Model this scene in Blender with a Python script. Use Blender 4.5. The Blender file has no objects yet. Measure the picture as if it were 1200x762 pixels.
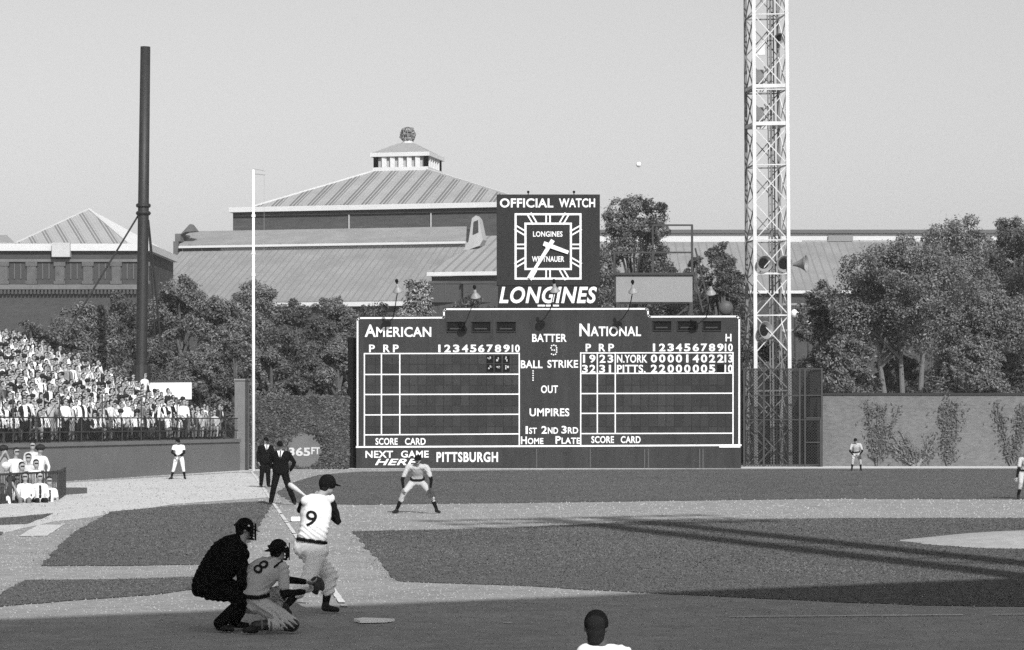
import bpy, bmesh, math, random
import numpy as np
from mathutils import Vector, Matrix, noise
from mathutils.bvhtree import BVHTree

# ------------------------------------------------------------------ camera, sky, sun, exposure
scene = bpy.context.scene
COL = scene.collection
F, CX, HY, H = 3000.0, 600.0, 495.0, 2.37      # focal length, centre and horizon in photo pixels, eye height in metres
cam_d = bpy.data.cameras.new('camera')
cam = bpy.data.objects.new('camera', cam_d)
COL.objects.link(cam)
cam.location = (0, 0, H)
cam.rotation_euler = (math.radians(90), 0, 0)
cam_d.sensor_width = 36.0
cam_d.lens = 36.0 * F / 1200.0
cam_d.shift_y = (HY - 381.0) / 1200.0
cam_d.clip_start = 0.1
cam_d.clip_end = 6000
scene.camera = cam

SUN_EL = math.radians(33)
SH = Vector((-0.288, 0.9576))                   # direction in which shadows run on the ground
world = bpy.data.worlds.new('World')
scene.world = world
world.use_nodes = True
wn = world.node_tree
wn.nodes.clear()
sky = wn.nodes.new('ShaderNodeTexSky')
sky.sky_type = 'NISHITA'
sky.sun_disc = False
sky.sun_elevation = SUN_EL
sky.sun_rotation = math.atan2(-SH.x, -SH.y)
sky.air_density = 1.7
sky.dust_density = 2.0
bw = wn.nodes.new('ShaderNodeRGBToBW')          # black and white film
bg = wn.nodes.new('ShaderNodeBackground')
bg.inputs['Strength'].default_value = 0.118
wo = wn.nodes.new('ShaderNodeOutputWorld')
wn.links.new(sky.outputs[0], bw.inputs[0])
wn.links.new(bw.outputs[0], bg.inputs[0])
wn.links.new(bg.outputs[0], wo.inputs[0])

sun_d = bpy.data.lights.new('sun', 'SUN')
sun_d.energy = 4.9
sun_d.angle = math.radians(0.6)
sun_d.color = (1.0, 1.0, 1.0)
sun = bpy.data.objects.new('sun', sun_d)
COL.objects.link(sun)
to_sun = Vector((-SH.x * math.cos(SUN_EL), -SH.y * math.cos(SUN_EL), math.sin(SUN_EL)))
sun.rotation_euler = to_sun.to_track_quat('Z', 'Y').to_euler()
sun.location = (20, -40, 60)

scene.view_settings.view_transform = 'Standard'
scene.view_settings.look = 'None'
scene.view_settings.exposure = 0.0
scene.view_settings.gamma = 1.0
scene.view_settings.use_curve_mapping = False
scene.cycles.use_denoising = False            # keep the fine sampling grain, like the grain of the film
scene.cycles.use_adaptive_sampling = True
scene.cycles.adaptive_threshold = 0.02
scene.cycles.adaptive_min_samples = 28
scene.cycles.sample_clamp_indirect = 1.0
scene.cycles.max_bounces = 6
scene.cycles.diffuse_bounces = 4
scene.cycles.transparent_max_bounces = 12

random.seed(7)
RNG = np.random.default_rng(7)

# ------------------------------------------------------------------ placing helpers
def G(px, py, z=0.0):
    """ground point seen at a photo pixel"""
    D = F * (H - z) / (py - HY)
    return Vector(((px - CX) * D / F, D, z))

def P(px, py, D):
    return Vector(((px - CX) * D / F, D, H + (HY - py) * D / F))

def depth_of(py):
    return F * H / (py - HY)

# ------------------------------------------------------------------ materials (all grey: the film is black and white)
MATS = {}
def M(name, v, rough=0.85, var=0.0, scale=1.0, bump=0.0, fine=0.0, fscale=8.0, spec=0.2, rnd=None, stretch=(1, 1, 1), metal=0.0):
    """grey procedural surface: value v, large noise var, fine noise, bump; rnd = ('object' | 'island', lo, hi, gamma)"""
    if name in MATS:
        return MATS[name]
    m = bpy.data.materials.new(name)
    m.use_nodes = True
    nt = m.node_tree
    b = nt.nodes['Principled BSDF']
    b.inputs['Roughness'].default_value = rough
    b.inputs['Metallic'].default_value = metal
    b.inputs['Specular IOR Level'].default_value = spec
    L = nt.links.new
    def math_(op, a, c):
        n = nt.nodes.new('ShaderNodeMath'); n.operation = op
        for i, x in enumerate((a, c)):
            if isinstance(x, (int, float)): n.inputs[i].default_value = x
            else: L(x, n.inputs[i])
        return n.outputs[0]
    val = None
    if rnd:
        if rnd[0] == 'object':
            r = nt.nodes.new('ShaderNodeObjectInfo').outputs['Random']
        else:
            r = nt.nodes.new('ShaderNodeNewGeometry').outputs['Random Per Island']
        r = math_('POWER', r, rnd[3])
        val = math_('ADD', math_('MULTIPLY', r, rnd[2] - rnd[1]), rnd[1])
    tc = nt.nodes.new('ShaderNodeTexCoord')
    mp = nt.nodes.new('ShaderNodeMapping')
    mp.inputs['Scale'].default_value = stretch
    L(tc.outputs['Object'], mp.inputs[0])
    cur = val if val is not None else v
    if var:
        n = nt.nodes.new('ShaderNodeTexNoise'); n.inputs['Scale'].default_value = scale
        n.inputs['Detail'].default_value = 6; n.inputs['Roughness'].default_value = 0.65
        L(mp.outputs[0], n.inputs['Vector'])
        k = math_('ADD', math_('MULTIPLY', math_('SUBTRACT', n.outputs['Fac'], 0.5), 4 * var), 1.0)
        cur = math_('MULTIPLY', k, cur)
    if fine:
        n2 = nt.nodes.new('ShaderNodeTexNoise'); n2.inputs['Scale'].default_value = fscale
        n2.inputs['Detail'].default_value = 3; n2.inputs['Roughness'].default_value = 0.7
        L(mp.outputs[0], n2.inputs['Vector'])
        k = math_('ADD', math_('MULTIPLY', math_('SUBTRACT', n2.outputs['Fac'], 0.5), 4 * fine), 1.0)
        cur = math_('MULTIPLY', k, cur)
        if bump:
            bp = nt.nodes.new('ShaderNodeBump'); bp.inputs['Strength'].default_value = bump
            bp.inputs['Distance'].default_value = 0.05
            L(n2.outputs['Fac'], bp.inputs['Height']); L(bp.outputs[0], b.inputs['Normal'])
    if isinstance(cur, (int, float)):
        b.inputs['Base Color'].default_value = (v, v, v, 1)
    else:
        cl = nt.nodes.new('ShaderNodeClamp'); cl.inputs[1].default_value = 0.004; cl.inputs[2].default_value = 0.86
        L(cur, cl.inputs[0])
        cc = nt.nodes.new('ShaderNodeCombineColor')
        for i in range(3): L(cl.outputs[0], cc.inputs[i])
        L(cc.outputs[0], b.inputs['Base Color'])
    MATS[name] = m
    return m

def stripes(name, v0, v1, period, duty, axis=0, var=0.1, scale=0.6, rough=0.8, lines=0):
    """surface with long parallel strips of another tone (seamed metal and glazed roofs)"""
    if name in MATS: return MATS[name]
    m = M(name, v0, rough=rough, var=var, scale=scale)
    nt = m.node_tree; L = nt.links.new
    b = nt.nodes['Principled BSDF']
    src = b.inputs['Base Color'].links[0].from_socket
    tc = nt.nodes.new('ShaderNodeUVMap')
    sp = nt.nodes.new('ShaderNodeSeparateXYZ'); L(tc.outputs[0], sp.inputs[0])
    d = nt.nodes.new('ShaderNodeMath'); d.operation = 'DIVIDE'; d.inputs[1].default_value = period
    L(sp.outputs[axis], d.inputs[0])
    fr = nt.nodes.new('ShaderNodeMath'); fr.operation = 'FRACT'; L(d.outputs[0], fr.inputs[0])
    lt = nt.nodes.new('ShaderNodeMath'); lt.operation = 'LESS_THAN'; lt.inputs[1].default_value = duty
    L(fr.outputs[0], lt.inputs[0])
    mx = nt.nodes.new('ShaderNodeMix'); mx.data_type = 'RGBA'
    fac = lt.outputs[0]
    if lines:
        d2 = nt.nodes.new('ShaderNodeMath'); d2.operation = 'MULTIPLY'; d2.inputs[1].default_value = lines; L(d.outputs[0], d2.inputs[0])
        f2 = nt.nodes.new('ShaderNodeMath'); f2.operation = 'FRACT'; L(d2.outputs[0], f2.inputs[0])
        l2 = nt.nodes.new('ShaderNodeMath'); l2.operation = 'LESS_THAN'; l2.inputs[1].default_value = .62; L(f2.outputs[0], l2.inputs[0])
        a2 = nt.nodes.new('ShaderNodeMath'); a2.operation = 'MULTIPLY'; L(fac, a2.inputs[0]); L(l2.outputs[0], a2.inputs[1])
        a3 = nt.nodes.new('ShaderNodeMath'); a3.operation = 'MULTIPLY_ADD'; L(l2.outputs[0], a3.inputs[0]); a3.inputs[1].default_value = .18; L(a2.outputs[0], a3.inputs[2])
        fac = a3.outputs[0]
    L(fac, mx.inputs['Factor'])
    L(src, mx.inputs[6]); mx.inputs[7].default_value = (v1, v1, v1, 1)
    L(mx.outputs[2], b.inputs['Base Color'])
    return m

def bricks(name, v, mortar, rough=0.9, w=0.22, h=0.075, var=0.25, axes=(0, 2), joint=.009, offset=.5):
    if name in MATS: return MATS[name]
    m = M(name, v, rough=rough, var=0.12, scale=0.35, fine=0.12, fscale=3.0, bump=0.3)
    nt = m.node_tree; L = nt.links.new
    b = nt.nodes['Principled BSDF']
    src = b.inputs['Base Color'].links[0].from_socket
    tc = nt.nodes.new('ShaderNodeTexCoord')
    sp = nt.nodes.new('ShaderNodeSeparateXYZ'); L(tc.outputs['Object'], sp.inputs[0])
    cb = nt.nodes.new('ShaderNodeCombineXYZ'); L(sp.outputs[axes[0]], cb.inputs[0]); L(sp.outputs[axes[1]], cb.inputs[1])
    br = nt.nodes.new('ShaderNodeTexBrick')
    br.inputs['Scale'].default_value = 1.0
    br.inputs['Brick Width'].default_value = w; br.inputs['Row Height'].default_value = h
    br.inputs['Mortar Size'].default_value = joint
    br.offset = offset
    br.inputs['Color1'].default_value = (1 - var,) * 3 + (1,)
    br.inputs['Color2'].default_value = (1 + var,) * 3 + (1,)
    k = mortar / v
    br.inputs['Mortar'].default_value = (k, k, k, 1)
    L(cb.outputs[0], br.inputs[0])
    mx = nt.nodes.new('ShaderNodeMix'); mx.data_type = 'RGBA'; mx.blend_type = 'MULTIPLY'
    mx.inputs['Factor'].default_value = 1.0
    L(src, mx.inputs[6]); L(br.outputs[0], mx.inputs[7]); L(mx.outputs[2], b.inputs['Base Color'])
    return m

# ------------------------------------------------------------------ mesh helpers
class MB:
    """collects shapes into one mesh"""
    def __init__(s): s.v = []; s.f = []; s.mi = []
    def add(s, vs, fs, mi=0):
        o = len(s.v)
        s.v += [tuple(p) for p in vs]
        s.f += [tuple(i + o for i in f) for f in fs]
        s.mi += [mi] * len(fs)
    def box(s, lo, hi, mi=0):
        x0, y0, z0 = lo; x1, y1, z1 = hi
        vs = [(x0,y0,z0),(x1,y0,z0),(x1,y1,z0),(x0,y1,z0),(x0,y0,z1),(x1,y0,z1),(x1,y1,z1),(x0,y1,z1)]
        s.add(vs, [(0,3,2,1),(4,5,6,7),(0,1,5,4),(1,2,6,5),(2,3,7,6),(3,0,4,7)], mi)
    def hexa(s, v8, mi=0):
        s.add(v8, [(0,3,2,1),(4,5,6,7),(0,1,5,4),(1,2,6,5),(2,3,7,6),(3,0,4,7)], mi)
    def bar(s, a, b, w, d=None, mi=0, up=(0, 0, 1)):
        """square bar from a to b"""
        a, b = Vector(a), Vector(b); d = w if d is None else d
        t = (b - a).normalized(); u = Vector(up)
        if abs(t.dot(u)) > 0.95: u = Vector((0, 1, 0))
        r = t.cross(u).normalized(); q = r.cross(t).normalized()
        vs = []
        for c in (a, b):
            for sx, sy in ((-1,-1),(1,-1),(1,1),(-1,1)):
                vs.append(c + r * (sx * w / 2) + q * (sy * d / 2))
        s.add(vs, [(0,3,2,1),(4,5,6,7),(0,1,5,4),(1,2,6,5),(2,3,7,6),(3,0,4,7)], mi)
    def tube(s, pts, rad, n=8, mi=0, closed=True):
        pts = [Vector(p) for p in pts]
        if isinstance(rad, (int, float)): rad = [rad] * len(pts)
        vs = []; fs = []
        ref = None
        for i, p in enumerate(pts):
            t = (pts[min(i + 1, len(pts) - 1)] - pts[max(i - 1, 0)]).normalized()
            if ref is None:
                ref = Vector((0, 0, 1)) if abs(t.z) < 0.9 else Vector((1, 0, 0))
            r = t.cross(ref)
            if r.length < 1e-4: ref = Vector((0, 1, 0)); r = t.cross(ref)
            r.normalize(); q = r.cross(t).normalized()
            for k in range(n):
                a = 2 * math.pi * k / n
                vs.append(p + (r * math.cos(a) + q * math.sin(a)) * rad[i])
        for i in range(len(pts) - 1):
            for k in range(n):
                fs.append((i*n+k, i*n+(k+1)%n, (i+1)*n+(k+1)%n, (i+1)*n+k))
        if closed:
            fs.append(tuple(reversed(range(n)))); fs.append(tuple(range((len(pts)-1)*n, len(pts)*n)))
        s.add(vs, fs, mi)
    def lathe(s, prof, o, axis=(0, 0, 1), n=24, mi=0, cap0=True, cap1=True):
        """prof: (radius, distance along axis)"""
        ax = Vector(axis).normalized(); o = Vector(o)
        ref = Vector((0, 0, 1)) if abs(ax.z) < 0.9 else Vector((1, 0, 0))
        r = ax.cross(ref).normalized(); q = ax.cross(r).normalized()
        vs = []; fs = []
        for (rr, h) in prof:
            for k in range(n):
                a = 2 * math.pi * k / n
                vs.append(o + ax * h + (r * math.cos(a) + q * math.sin(a)) * rr)
        for i in range(len(prof) - 1):
            for k in range(n):
                fs.append((i*n+k, i*n+(k+1)%n, (i+1)*n+(k+1)%n, (i+1)*n+k))
        if cap0: fs.append(tuple(reversed(range(n))))
        if cap1: fs.append(tuple(range((len(prof)-1)*n, len(prof)*n)))
        s.add(vs, fs, mi)
    def ball(s, c, r, n=16, m=10, mi=0):
        c = Vector(c)
        if isinstance(r, (int, float)): r = (r, r, r)
        vs = [c + Vector((0, 0, -r[2]))]; fs = []
        for i in range(1, m):
            t = math.pi * i / m - math.pi / 2
            for k in range(n):
                a = 2 * math.pi * k / n
                vs.append(c + Vector((r[0]*math.cos(t)*math.cos(a), r[1]*math.cos(t)*math.sin(a), r[2]*math.sin(t))))
        vs.append(c + Vector((0, 0, r[2])))
        for k in range(n):
            fs.append((0, 1+(k+1)%n, 1+k))
            fs.append((len(vs)-1, 1+(m-2)*n+k, 1+(m-2)*n+(k+1)%n))
        for i in range(m-2):
            for k in range(n):
                fs.append((1+i*n+k, 1+i*n+(k+1)%n, 1+(i+1)*n+(k+1)%n, 1+(i+1)*n+k))
        s.add(vs, fs, mi)
    def prism(s, poly, thick, mi=0):
        """poly: 3-D outline, thick: extrusion vector"""
        n = len(poly); t = Vector(thick)
        vs = [Vector(p) for p in poly] + [Vector(p) + t for p in poly]
        fs = [tuple(range(n)), tuple(reversed(range(n, 2*n)))]
        for i in range(n): fs.append((i, i+n, (i+1)%n+n, (i+1)%n))
        s.add(vs, fs, mi)
    def build(s, name, mat, parent=None, smooth=False, loc=None):
        me = bpy.data.meshes.new(name)
        vs = s.v
        if loc is not None:
            loc = Vector(loc); vs = [Vector(p) - loc for p in vs]
        me.from_pydata([tuple(p) for p in vs], [], s.f)
        mats = mat if isinstance(mat, (list, tuple)) else [mat]
        for m in mats: me.materials.append(m)
        if len(mats) > 1: me.polygons.foreach_set('material_index', s.mi)
        bm = bmesh.new(); bm.from_mesh(me); bmesh.ops.recalc_face_normals(bm, faces=bm.faces); bm.to_mesh(me); bm.free()
        if smooth: me.polygons.foreach_set('use_smooth', [True] * len(me.polygons))
        o = bpy.data.objects.new(name, me)
        COL.objects.link(o)
        if loc is not None: o.location = loc
        if parent is not None:
            o.parent = parent
            if loc is None: o.location = -Vector(parent_origin(parent))
        return o

def parent_origin(p):
    v = Vector(p.location); q = p.parent
    while q is not None: v = v + Vector(q.location); q = q.parent
    return v

def tag(o, label=None, cat=None, group=None, kind=None):
    if label: o['label'] = label
    if cat: o['category'] = cat
    if group: o['group'] = group
    if kind: o['kind'] = kind
    return o

def thing(name, label, cat, loc=(0, 0, 0), group=None):
    o = bpy.data.objects.new(name, None)
    o.empty_display_size = 0.2
    COL.objects.link(o)
    o.location = loc
    return tag(o, label, cat, group)

def structure(o): o['kind'] = 'structure'; return o

def mesh_raw(name, co, faces4, mats, parent=None, smooth=False):
    """fast mesh from an array of points and quads"""
    me = bpy.data.meshes.new(name)
    n = len(co); m = len(faces4)
    me.vertices.add(n); me.vertices.foreach_set('co', np.asarray(co, dtype=np.float32).ravel())
    k = faces4.shape[1]
    me.loops.add(m * k); me.loops.foreach_set('vertex_index', faces4.astype(np.int32).ravel())
    me.polygons.add(m)
    me.polygons.foreach_set('loop_start', np.arange(0, m * k, k, dtype=np.int32))
    me.update(calc_edges=True)
    for x in mats: me.materials.append(x)
    o = bpy.data.objects.new(name, me); COL.objects.link(o)
    if parent is not None: o.parent = parent
    return o

# ------------------------------------------------------------------ lettering
def text_mesh2d(s, bold=0.0, shear=0.0, space=1.0):
    cu = bpy.data.curves.new('lettering', 'FONT')
    cu.body = s; cu.size = 1.0; cu.offset = bold; cu.shear = shear; cu.space_character = space
    cu.resolution_u = 4; cu.extrude = 0.5; cu.fill_mode = 'BOTH'
    o = bpy.data.objects.new('lettering', cu); COL.objects.link(o)
    dg = bpy.context.evaluated_depsgraph_get()
    me = bpy.data.meshes.new_from_object(o.evaluated_get(dg))
    vs = np.array([v.co[:] for v in me.vertices]); fs = [tuple(p.vertices) for p in me.polygons]
    bpy.data.objects.remove(o); bpy.data.curves.remove(cu); bpy.data.meshes.remove(me)
    return vs, fs

def letters(mb, s, x0, x1, y0, y1, D, bold=0.03, shear=0.0, proud=0.012, mi=0, space=1.05):
    """write s inside the photo rectangle on the plane at depth D"""
    vs, fs = text_mesh2d(s, bold, shear, space)
    a = vs.min(0); b = vs.max(0)
    out = []
    for v in vs:
        px = x0 + (v[0]-a[0]) / (b[0]-a[0]) * (x1-x0)
        py = y1 - (v[1]-a[1]) / (b[1]-a[1]) * (y1-y0)
        p = P(px, py, D); p.y += proud * (0.5 if v[2] < 0 else -1) * 1.0
        out.append(p)
    mb.add(out, fs, mi)
# ------------------------------------------------------------------ setting: ground, grass, lines
DIRT = M('dirt', 0.285, rough=0.95, var=0.15, scale=0.5, fine=0.22, fscale=2.4, bump=0.6, spec=0.05)
TRACK = M('track gravel', 0.56, rough=0.95, var=0.10, scale=0.3, fine=0.12, fscale=5, spec=0.05)
DRY = M('dry dirt', 0.54, rough=0.95, var=0.08, scale=0.18, fine=0.16, fscale=2.0, bump=0.4, spec=0.05)
GRASS = M('grass', 0.104, rough=0.95, var=0.17, scale=0.16, fine=0.36, fscale=3.6, bump=0.8, spec=0.05)
CHALK = M('chalk', 0.62, rough=0.95, var=0.22, scale=5.0, spec=0.05)

g = MB()
g.add([(-700, -120, 0), (700, -120, 0), (700, 900, 0), (-700, 900, 0)], [(0, 1, 2, 3)])
ground = structure(g.build('ground', DIRT))

from mathutils.geometry import delaunay_2d_cdt
RAGGED = {}
def sheet(name, pts, z, mat, jitter=0.0, step=0.5, seed=1):
    """flat patch with a slightly ragged edge"""
    r = random.Random(seed)
    out = []
    n = len(pts)
    for i in range(n):
        a = Vector(pts[i]); b = Vector(pts[(i + 1) % n])
        k = max(1, int((b - a).length / step)) if jitter else 1
        for j in range(k):
            p = a.lerp(b, j / k)
            q = Vector((p.x * 1.1, p.y * 1.1, seed * 3.7)); wx = noise.noise(q) * jitter + r.uniform(-.18, .18) * jitter; w = noise.noise(q + Vector((9, 4, 1))) * jitter + r.uniform(-.25, .25) * jitter
            out.append((p.x + wx * .5, p.y + w, z))
    RAGGED.setdefault(name, []).append([(p[0], p[1]) for p in out])
    vc, _, fc = delaunay_2d_cdt([Vector(p[:2]) for p in out], [], [list(range(len(out)))], 1, 1e-5)[:3]
    me = bpy.data.meshes.new(name)
    me.from_pydata([(v.x, v.y, z) for v in vc], [], [tuple(f) if (vc[f[1]] - vc[f[0]]).cross(vc[f[2]] - vc[f[0]]) > 0 else tuple(reversed(f)) for f in fc])
    me.materials.append(mat)
    o = bpy.data.objects.new(name, me); COL.objects.link(o)
    return structure(o)

def gp(*pp): return [G(x, y).to_2d().to_3d() for x, y in pp]

sheet('warning_track', gp((-40, 556), (80, 563), (285, 553), (360, 549.5), (640, 550), (900, 549), (1560, 548.6)) + [Vector((54, 170, 0)), Vector((-34, 170, 0))], .004, TRACK, .15, 1.5, 2)
sheet('foul_territory', gp((-60, 640), (60, 612), (110, 606), (205, 591), (318, 583), (300, 556), (283, 554), (80, 566), (-40, 575)), .006, DRY, .12, 1.0, 3)
sheet('outfield_grass', gp((323, 578), (345, 590), (420, 592), (520, 590.5), (625, 589.5), (800, 587), (960, 584.8), (1200, 585.5), (1500, 588),
                           (1500, 549.3), (900, 549.9), (640, 551), (420, 553), (372, 557), (345, 565)), .008, GRASS, .25, .3, 4)
sheet('infield_grass', gp((413, 623), (590, 619.5), (700, 614), (780, 610), (990, 607.5), (1200, 607.5), (1420, 610), (1420, 716), (1200, 712), (1080, 710), (955, 704.5), (860, 700), (780, 696.5),
                          (695, 692), (640, 688.5), (560, 685.5), (464, 681), (440, 655)), .008, GRASS, .14, .12, 5)
sheet('foul_grass', gp((47, 664), (62, 648), (87, 624), (130, 600), (210, 592.8), (311, 587.5), (318, 592), (305, 615), (285, 645), (268, 661.5), (160, 663)), .010, GRASS, .14, .12, 6)
sheet('bench_grass', gp((31, 680), (130, 680), (223, 677), (290, 672), (288, 682), (240, 690), (175, 698), (80, 705), (-4, 712), (-30, 712)), .010, GRASS, .12, .1, 7)
sheet('dugout_grass', gp((-60, 611), (20, 606), (64, 602), (32, 614.5), (-30, 617)), .012, GRASS, .12, .5, 8)
sheet('dugout_grass', gp((-30, 622), (4, 624), (-2, 630), (-30, 634)), .012, GRASS, .1, .5, 9)
sheet('on_deck_patch', gp((22, 629), (45, 615.5), (75, 615.5), (55, 628.5)), .012, M('pale gravel', .55, var=.1, scale=2, fine=.1), .05, .4, 10)

# foul line from the plate to the pole, and the batter's box / running line chalk
HOME = G(433, 730)
POLE = G(297, 552)
def line(name, a, b, w, z=.016, mat=CHALK, gaps=0.0, seed=1):
    r = random.Random(seed)
    a, b = Vector((a[0], a[1], z)), Vector((b[0], b[1], z))
    t = (b - a).normalized(); n = Vector((-t.y, t.x, 0)) * (w / 2)
    L = (b - a).length; k = max(2, int(L / .35)); m = MB()
    for i in range(k):
        if r.random() < gaps: continue
        p, q = a.lerp(b, i / k), a.lerp(b, (i + 1) / k)
        j0, j1 = 1 + r.uniform(-.15, .15), 1 + r.uniform(-.15, .15)
        m.add([p - n * j0, p + n * j0, q + n * j1, q - n * j1], [(0, 1, 2, 3)])
    return structure(m.build(name, mat))
A0 = G(404, 712)
line('foul_line', (A0.x, A0.y), (POLE.x, POLE.y - 1), .085, .018, gaps=.12, seed=2)
b0, b1 = G(820, 724.5), G(1230, 721)
line('running_lane_line', (b0.x, b0.y), (b1.x, b1.y), .07, .018, M('worn chalk', .66, var=.4, scale=3, fine=.3, fscale=5), .25, 3)
c0, c1 = G(590, 731), G(610, 731.5)
line('batters_box_line', (c0.x, c0.y), (c1.x, c1.y), .07, .018, M('worn chalk', .40), .2, 4)

# pitcher's mound: a low dome of dirt
m = MB(); MC = Vector((10.7, 50.4, 0)); nr, na = 8, 40; vs = []; fs = []
for i in range(nr + 1):
    t = i / nr; rr = 2.9 * t
    for k in range(na):
        a = 2 * math.pi * k / na
        rj = rr * (1 + (.04 * math.sin(a * 5) + .03 * math.sin(a * 11 + 1) if i == nr else 0))
        vs.append((MC.x + rj * math.cos(a), MC.y + rj * math.sin(a), .012 + .22 * (1 - t * t) ** 1.0))
for i in range(nr):
    for k in range(na): fs.append((i*na+k, i*na+(k+1)%na, (i+1)*na+(k+1)%na, (i+1)*na+k))
m.add(vs, fs); structure(m.build('pitchers_mound', M('mound clay', .36, rough=.95, var=.08, scale=.6, fine=.15, fscale=3), smooth=True))

# home plate and third base
m = MB(); hx, hy = HOME.x, HOME.y
pd = Vector((0.46, 0.888, 0)); pr_ = Vector((pd.y, -pd.x, 0)); w = .2159
c = Vector((hx, hy, .012))
pts = [c + pr_ * -w + pd * .22, c + pr_ * w + pd * .22, c + pr_ * w, c - pd * .2159, c - pr_ * w]
# seen from the grazing eye height the rubber stands a finger proud of the dirt
m.prism(pts, (0, 0, .03))
tag(m.build('home_plate', M('white rubber', .84, rough=.7, var=.06, scale=12), loc=(hx, hy, 0)), 'white five sided home plate set in the shaded dirt', 'home plate')
tb = G(350, 611.5)
m = MB(); m.box((-.19, -.19, .0), (.19, .19, .11))
o = m.build('base', M('base canvas', .8, var=.05, scale=8)); o.location = (tb.x, tb.y, .008); o.rotation_euler.z = .1
bv = o.modifiers.new('b', 'BEVEL'); bv.width = .035; bv.segments = 3
tag(o, 'white canvas third base bag on the foul line', 'base')

# ------------------------------------------------------------------ scoreboard
SD = 131.7
BOARD = M('scoreboard paint', 0.037, rough=0.9, var=0.22, scale=0.5, fine=0.14, fscale=2.2, stretch=(1.8, 1, .35), spec=0.1)
BOARD_DK = M('dark slot', 0.008, rough=0.9, spec=0.05)
WPAINT = M('sign white', 0.74, rough=0.8, var=0.12, scale=2.5, fine=.06, fscale=9, spec=0.1)
sb = thing('scoreboard', 'large dark scoreboard with white lettering standing on the outfield track', 'scoreboard', P(643, 549.2, SD))
sb.location.z = 0
m = MB()
outline = [(417.5, 549.4), (868.5, 549.4), (868.5, 369.8), (760.5, 369.8), (760.5, 360.5), (519, 360.5), (519, 370.6), (417.5, 370.6)]
m.prism([P(x, y, SD) for x, y in outline], (0, .9, 0))
body = m.build('board', BOARD, sb)
def prect(mb, x0, y0, x1, y1, D, th=.02, mi=0):
    mb.prism([P(x0, y1, D), P(x1, y1, D), P(x1, y0, D), P(x0, y0, D)], (0, th, 0), mi)
def pline(mb, x0, y0, x1, y1, D, w, th=.02, mi=0):
    a, b = P(x0, y0, D), P(x1, y1, D); t = (b - a).normalized(); n = Vector((-t.z, 0, t.x)) * (w / 2)
    mb.prism([a - n - t * w / 2, b - n + t * w / 2, b + n + t * w / 2, a + n - t * w / 2], (0, th, 0), mi)
# slot area: rows of number plates
SLOT = bricks('number plate slots', 0.032, 0.020, w=.44, h=1.07, var=.20, joint=.022, offset=0.0)
for (x0, x1, y0, y1) in ((469.8, 607.5, 415.6, 508.9), (722.4, 858, 414.6, 507.2), (428.3, 446.2, 415.6, 508.9), (681.6, 699.2, 414.6, 507.2), (448.2, 467.6, 415.6, 508.9), (701.2, 720.3, 414.6, 507.2)):
    m = MB(); prect(m, x0, y0, x1, y1, SD - .006, .02); m.build('number_slots', SLOT, sb)
# white outline
m = MB(); W = .085
seg = [(419, 524), (419, 375), (421, 372.9), (519.2, 372.4), (520.3, 371), (520.3, 364.5), (522, 362.5), (757, 362), (759.2, 363.5), (759.6, 369.5), (761.5, 371.3), (863.5, 371), (866.3, 373.2), (866.3, 521.6)]
for (a, b) in zip(seg[:-1], seg[1:]): pline(m, *a, *b, SD - .022, W)
pline(m, 418, 524, 868, 521.8, SD - .024, W)
m.build('border', WPAINT, sb)
m = MB(); W = .062
for y0, y1 in ((414.5, 414.2), (439, 438.6), (462.5, 462), (486.4, 485.6), (509.8, 508.6)): pline(m, 427, y0, 608.5, y1, SD - .030, W)
for x, yb in ((427, 523), (447, 509.5), (468.5, 509.5), (608.5, 522.5)): pline(m, x, 414.5, x, yb, SD - .036, W)
m.build('grid', WPAINT, sb)
m = MB()
for y0, y1 in ((413.8, 413.4), (437.8, 437.3), (461.4, 460.9), (484.6, 484), (508.3, 507.8)): pline(m, 680.5, y0, 859, y1, SD - .030, W)
for x, yb in ((680.5, 522), (700, 508), (721, 508), (859, 521.5)): pline(m, x, 413.6, x, yb, SD - .036, W)
m.build('grid', WPAINT, sb)
m = MB(); prect(m, 843, 521.9, 867.5, 524.6, SD - .05, .03); m.build('number_board', WPAINT, sb)
# windows: dark panes stand for shaded openings, hoods added to cast shadows
for x0, x1, y0, y1 in ((524, 545, 377.3, 388.6), (553.3, 574.7, 377.3, 388.6), (582.5, 604.2, 377.3, 388.6), (765.5, 786.5, 376.5, 387.2), (794.5, 816, 376.5, 387.2), (824, 845, 376.5, 387.2)):
    m = MB(); prect(m, x0, y0, x1, y1, SD - .01, .02); wdw = m.build('window', BOARD_DK, sb)
    m = MB(); prect(m, x0 - .6, y0 - 1, x1 + .6, y0, SD - .12, .12); prect(m, x0 - .6, y1, x1 + .6, y1 + .8, SD - .07, .07)
    prect(m, x0 - .8, y0, x0, y1, SD - .07, .07); prect(m, x1, y0, x1 + .8, y1, SD - .07, .07)
    m.build('window_frame', BOARD, wdw)
    m = MB(); prect(m, x0 + 3, y1 - 4, x1 - 4, y1 - 2.6, SD - .02, .01); m.build('shelf', M('shelf grey', .05), wdw)
def sign(parent, D, *items, name='lettering'):
    for it in items:
        s, x0, x1, y0, y1 = it[:5]; kw = it[5] if len(it) > 5 else {}
        m = MB(); letters(m, s, x0, x1, y0, y1, D, **kw); m.build(name, WPAINT, parent)
B = dict(bold=.022)
sign(sb, SD, ('A', 427.4, 440.6, 380.4, 395, B), ('MERICAN', 440.9, 505.4, 383.2, 395, B))
sign(sb, SD, ('N', 679, 691, 379.4, 394.2, B), ('ATIONAL', 692, 751.2, 382.6, 394.2, B))
sign(sb, SD, ('P', 432.5, 439.3, 404, 413, B), ('R', 449.2, 457, 404, 413, B), ('P', 460.5, 467.2, 404, 413, B))
sign(sb, SD, ('P', 686.3, 692.6, 403, 412, B), ('R', 701.8, 709.4, 403, 412, B), ('P', 713, 719.6, 403, 412, B))
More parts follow.
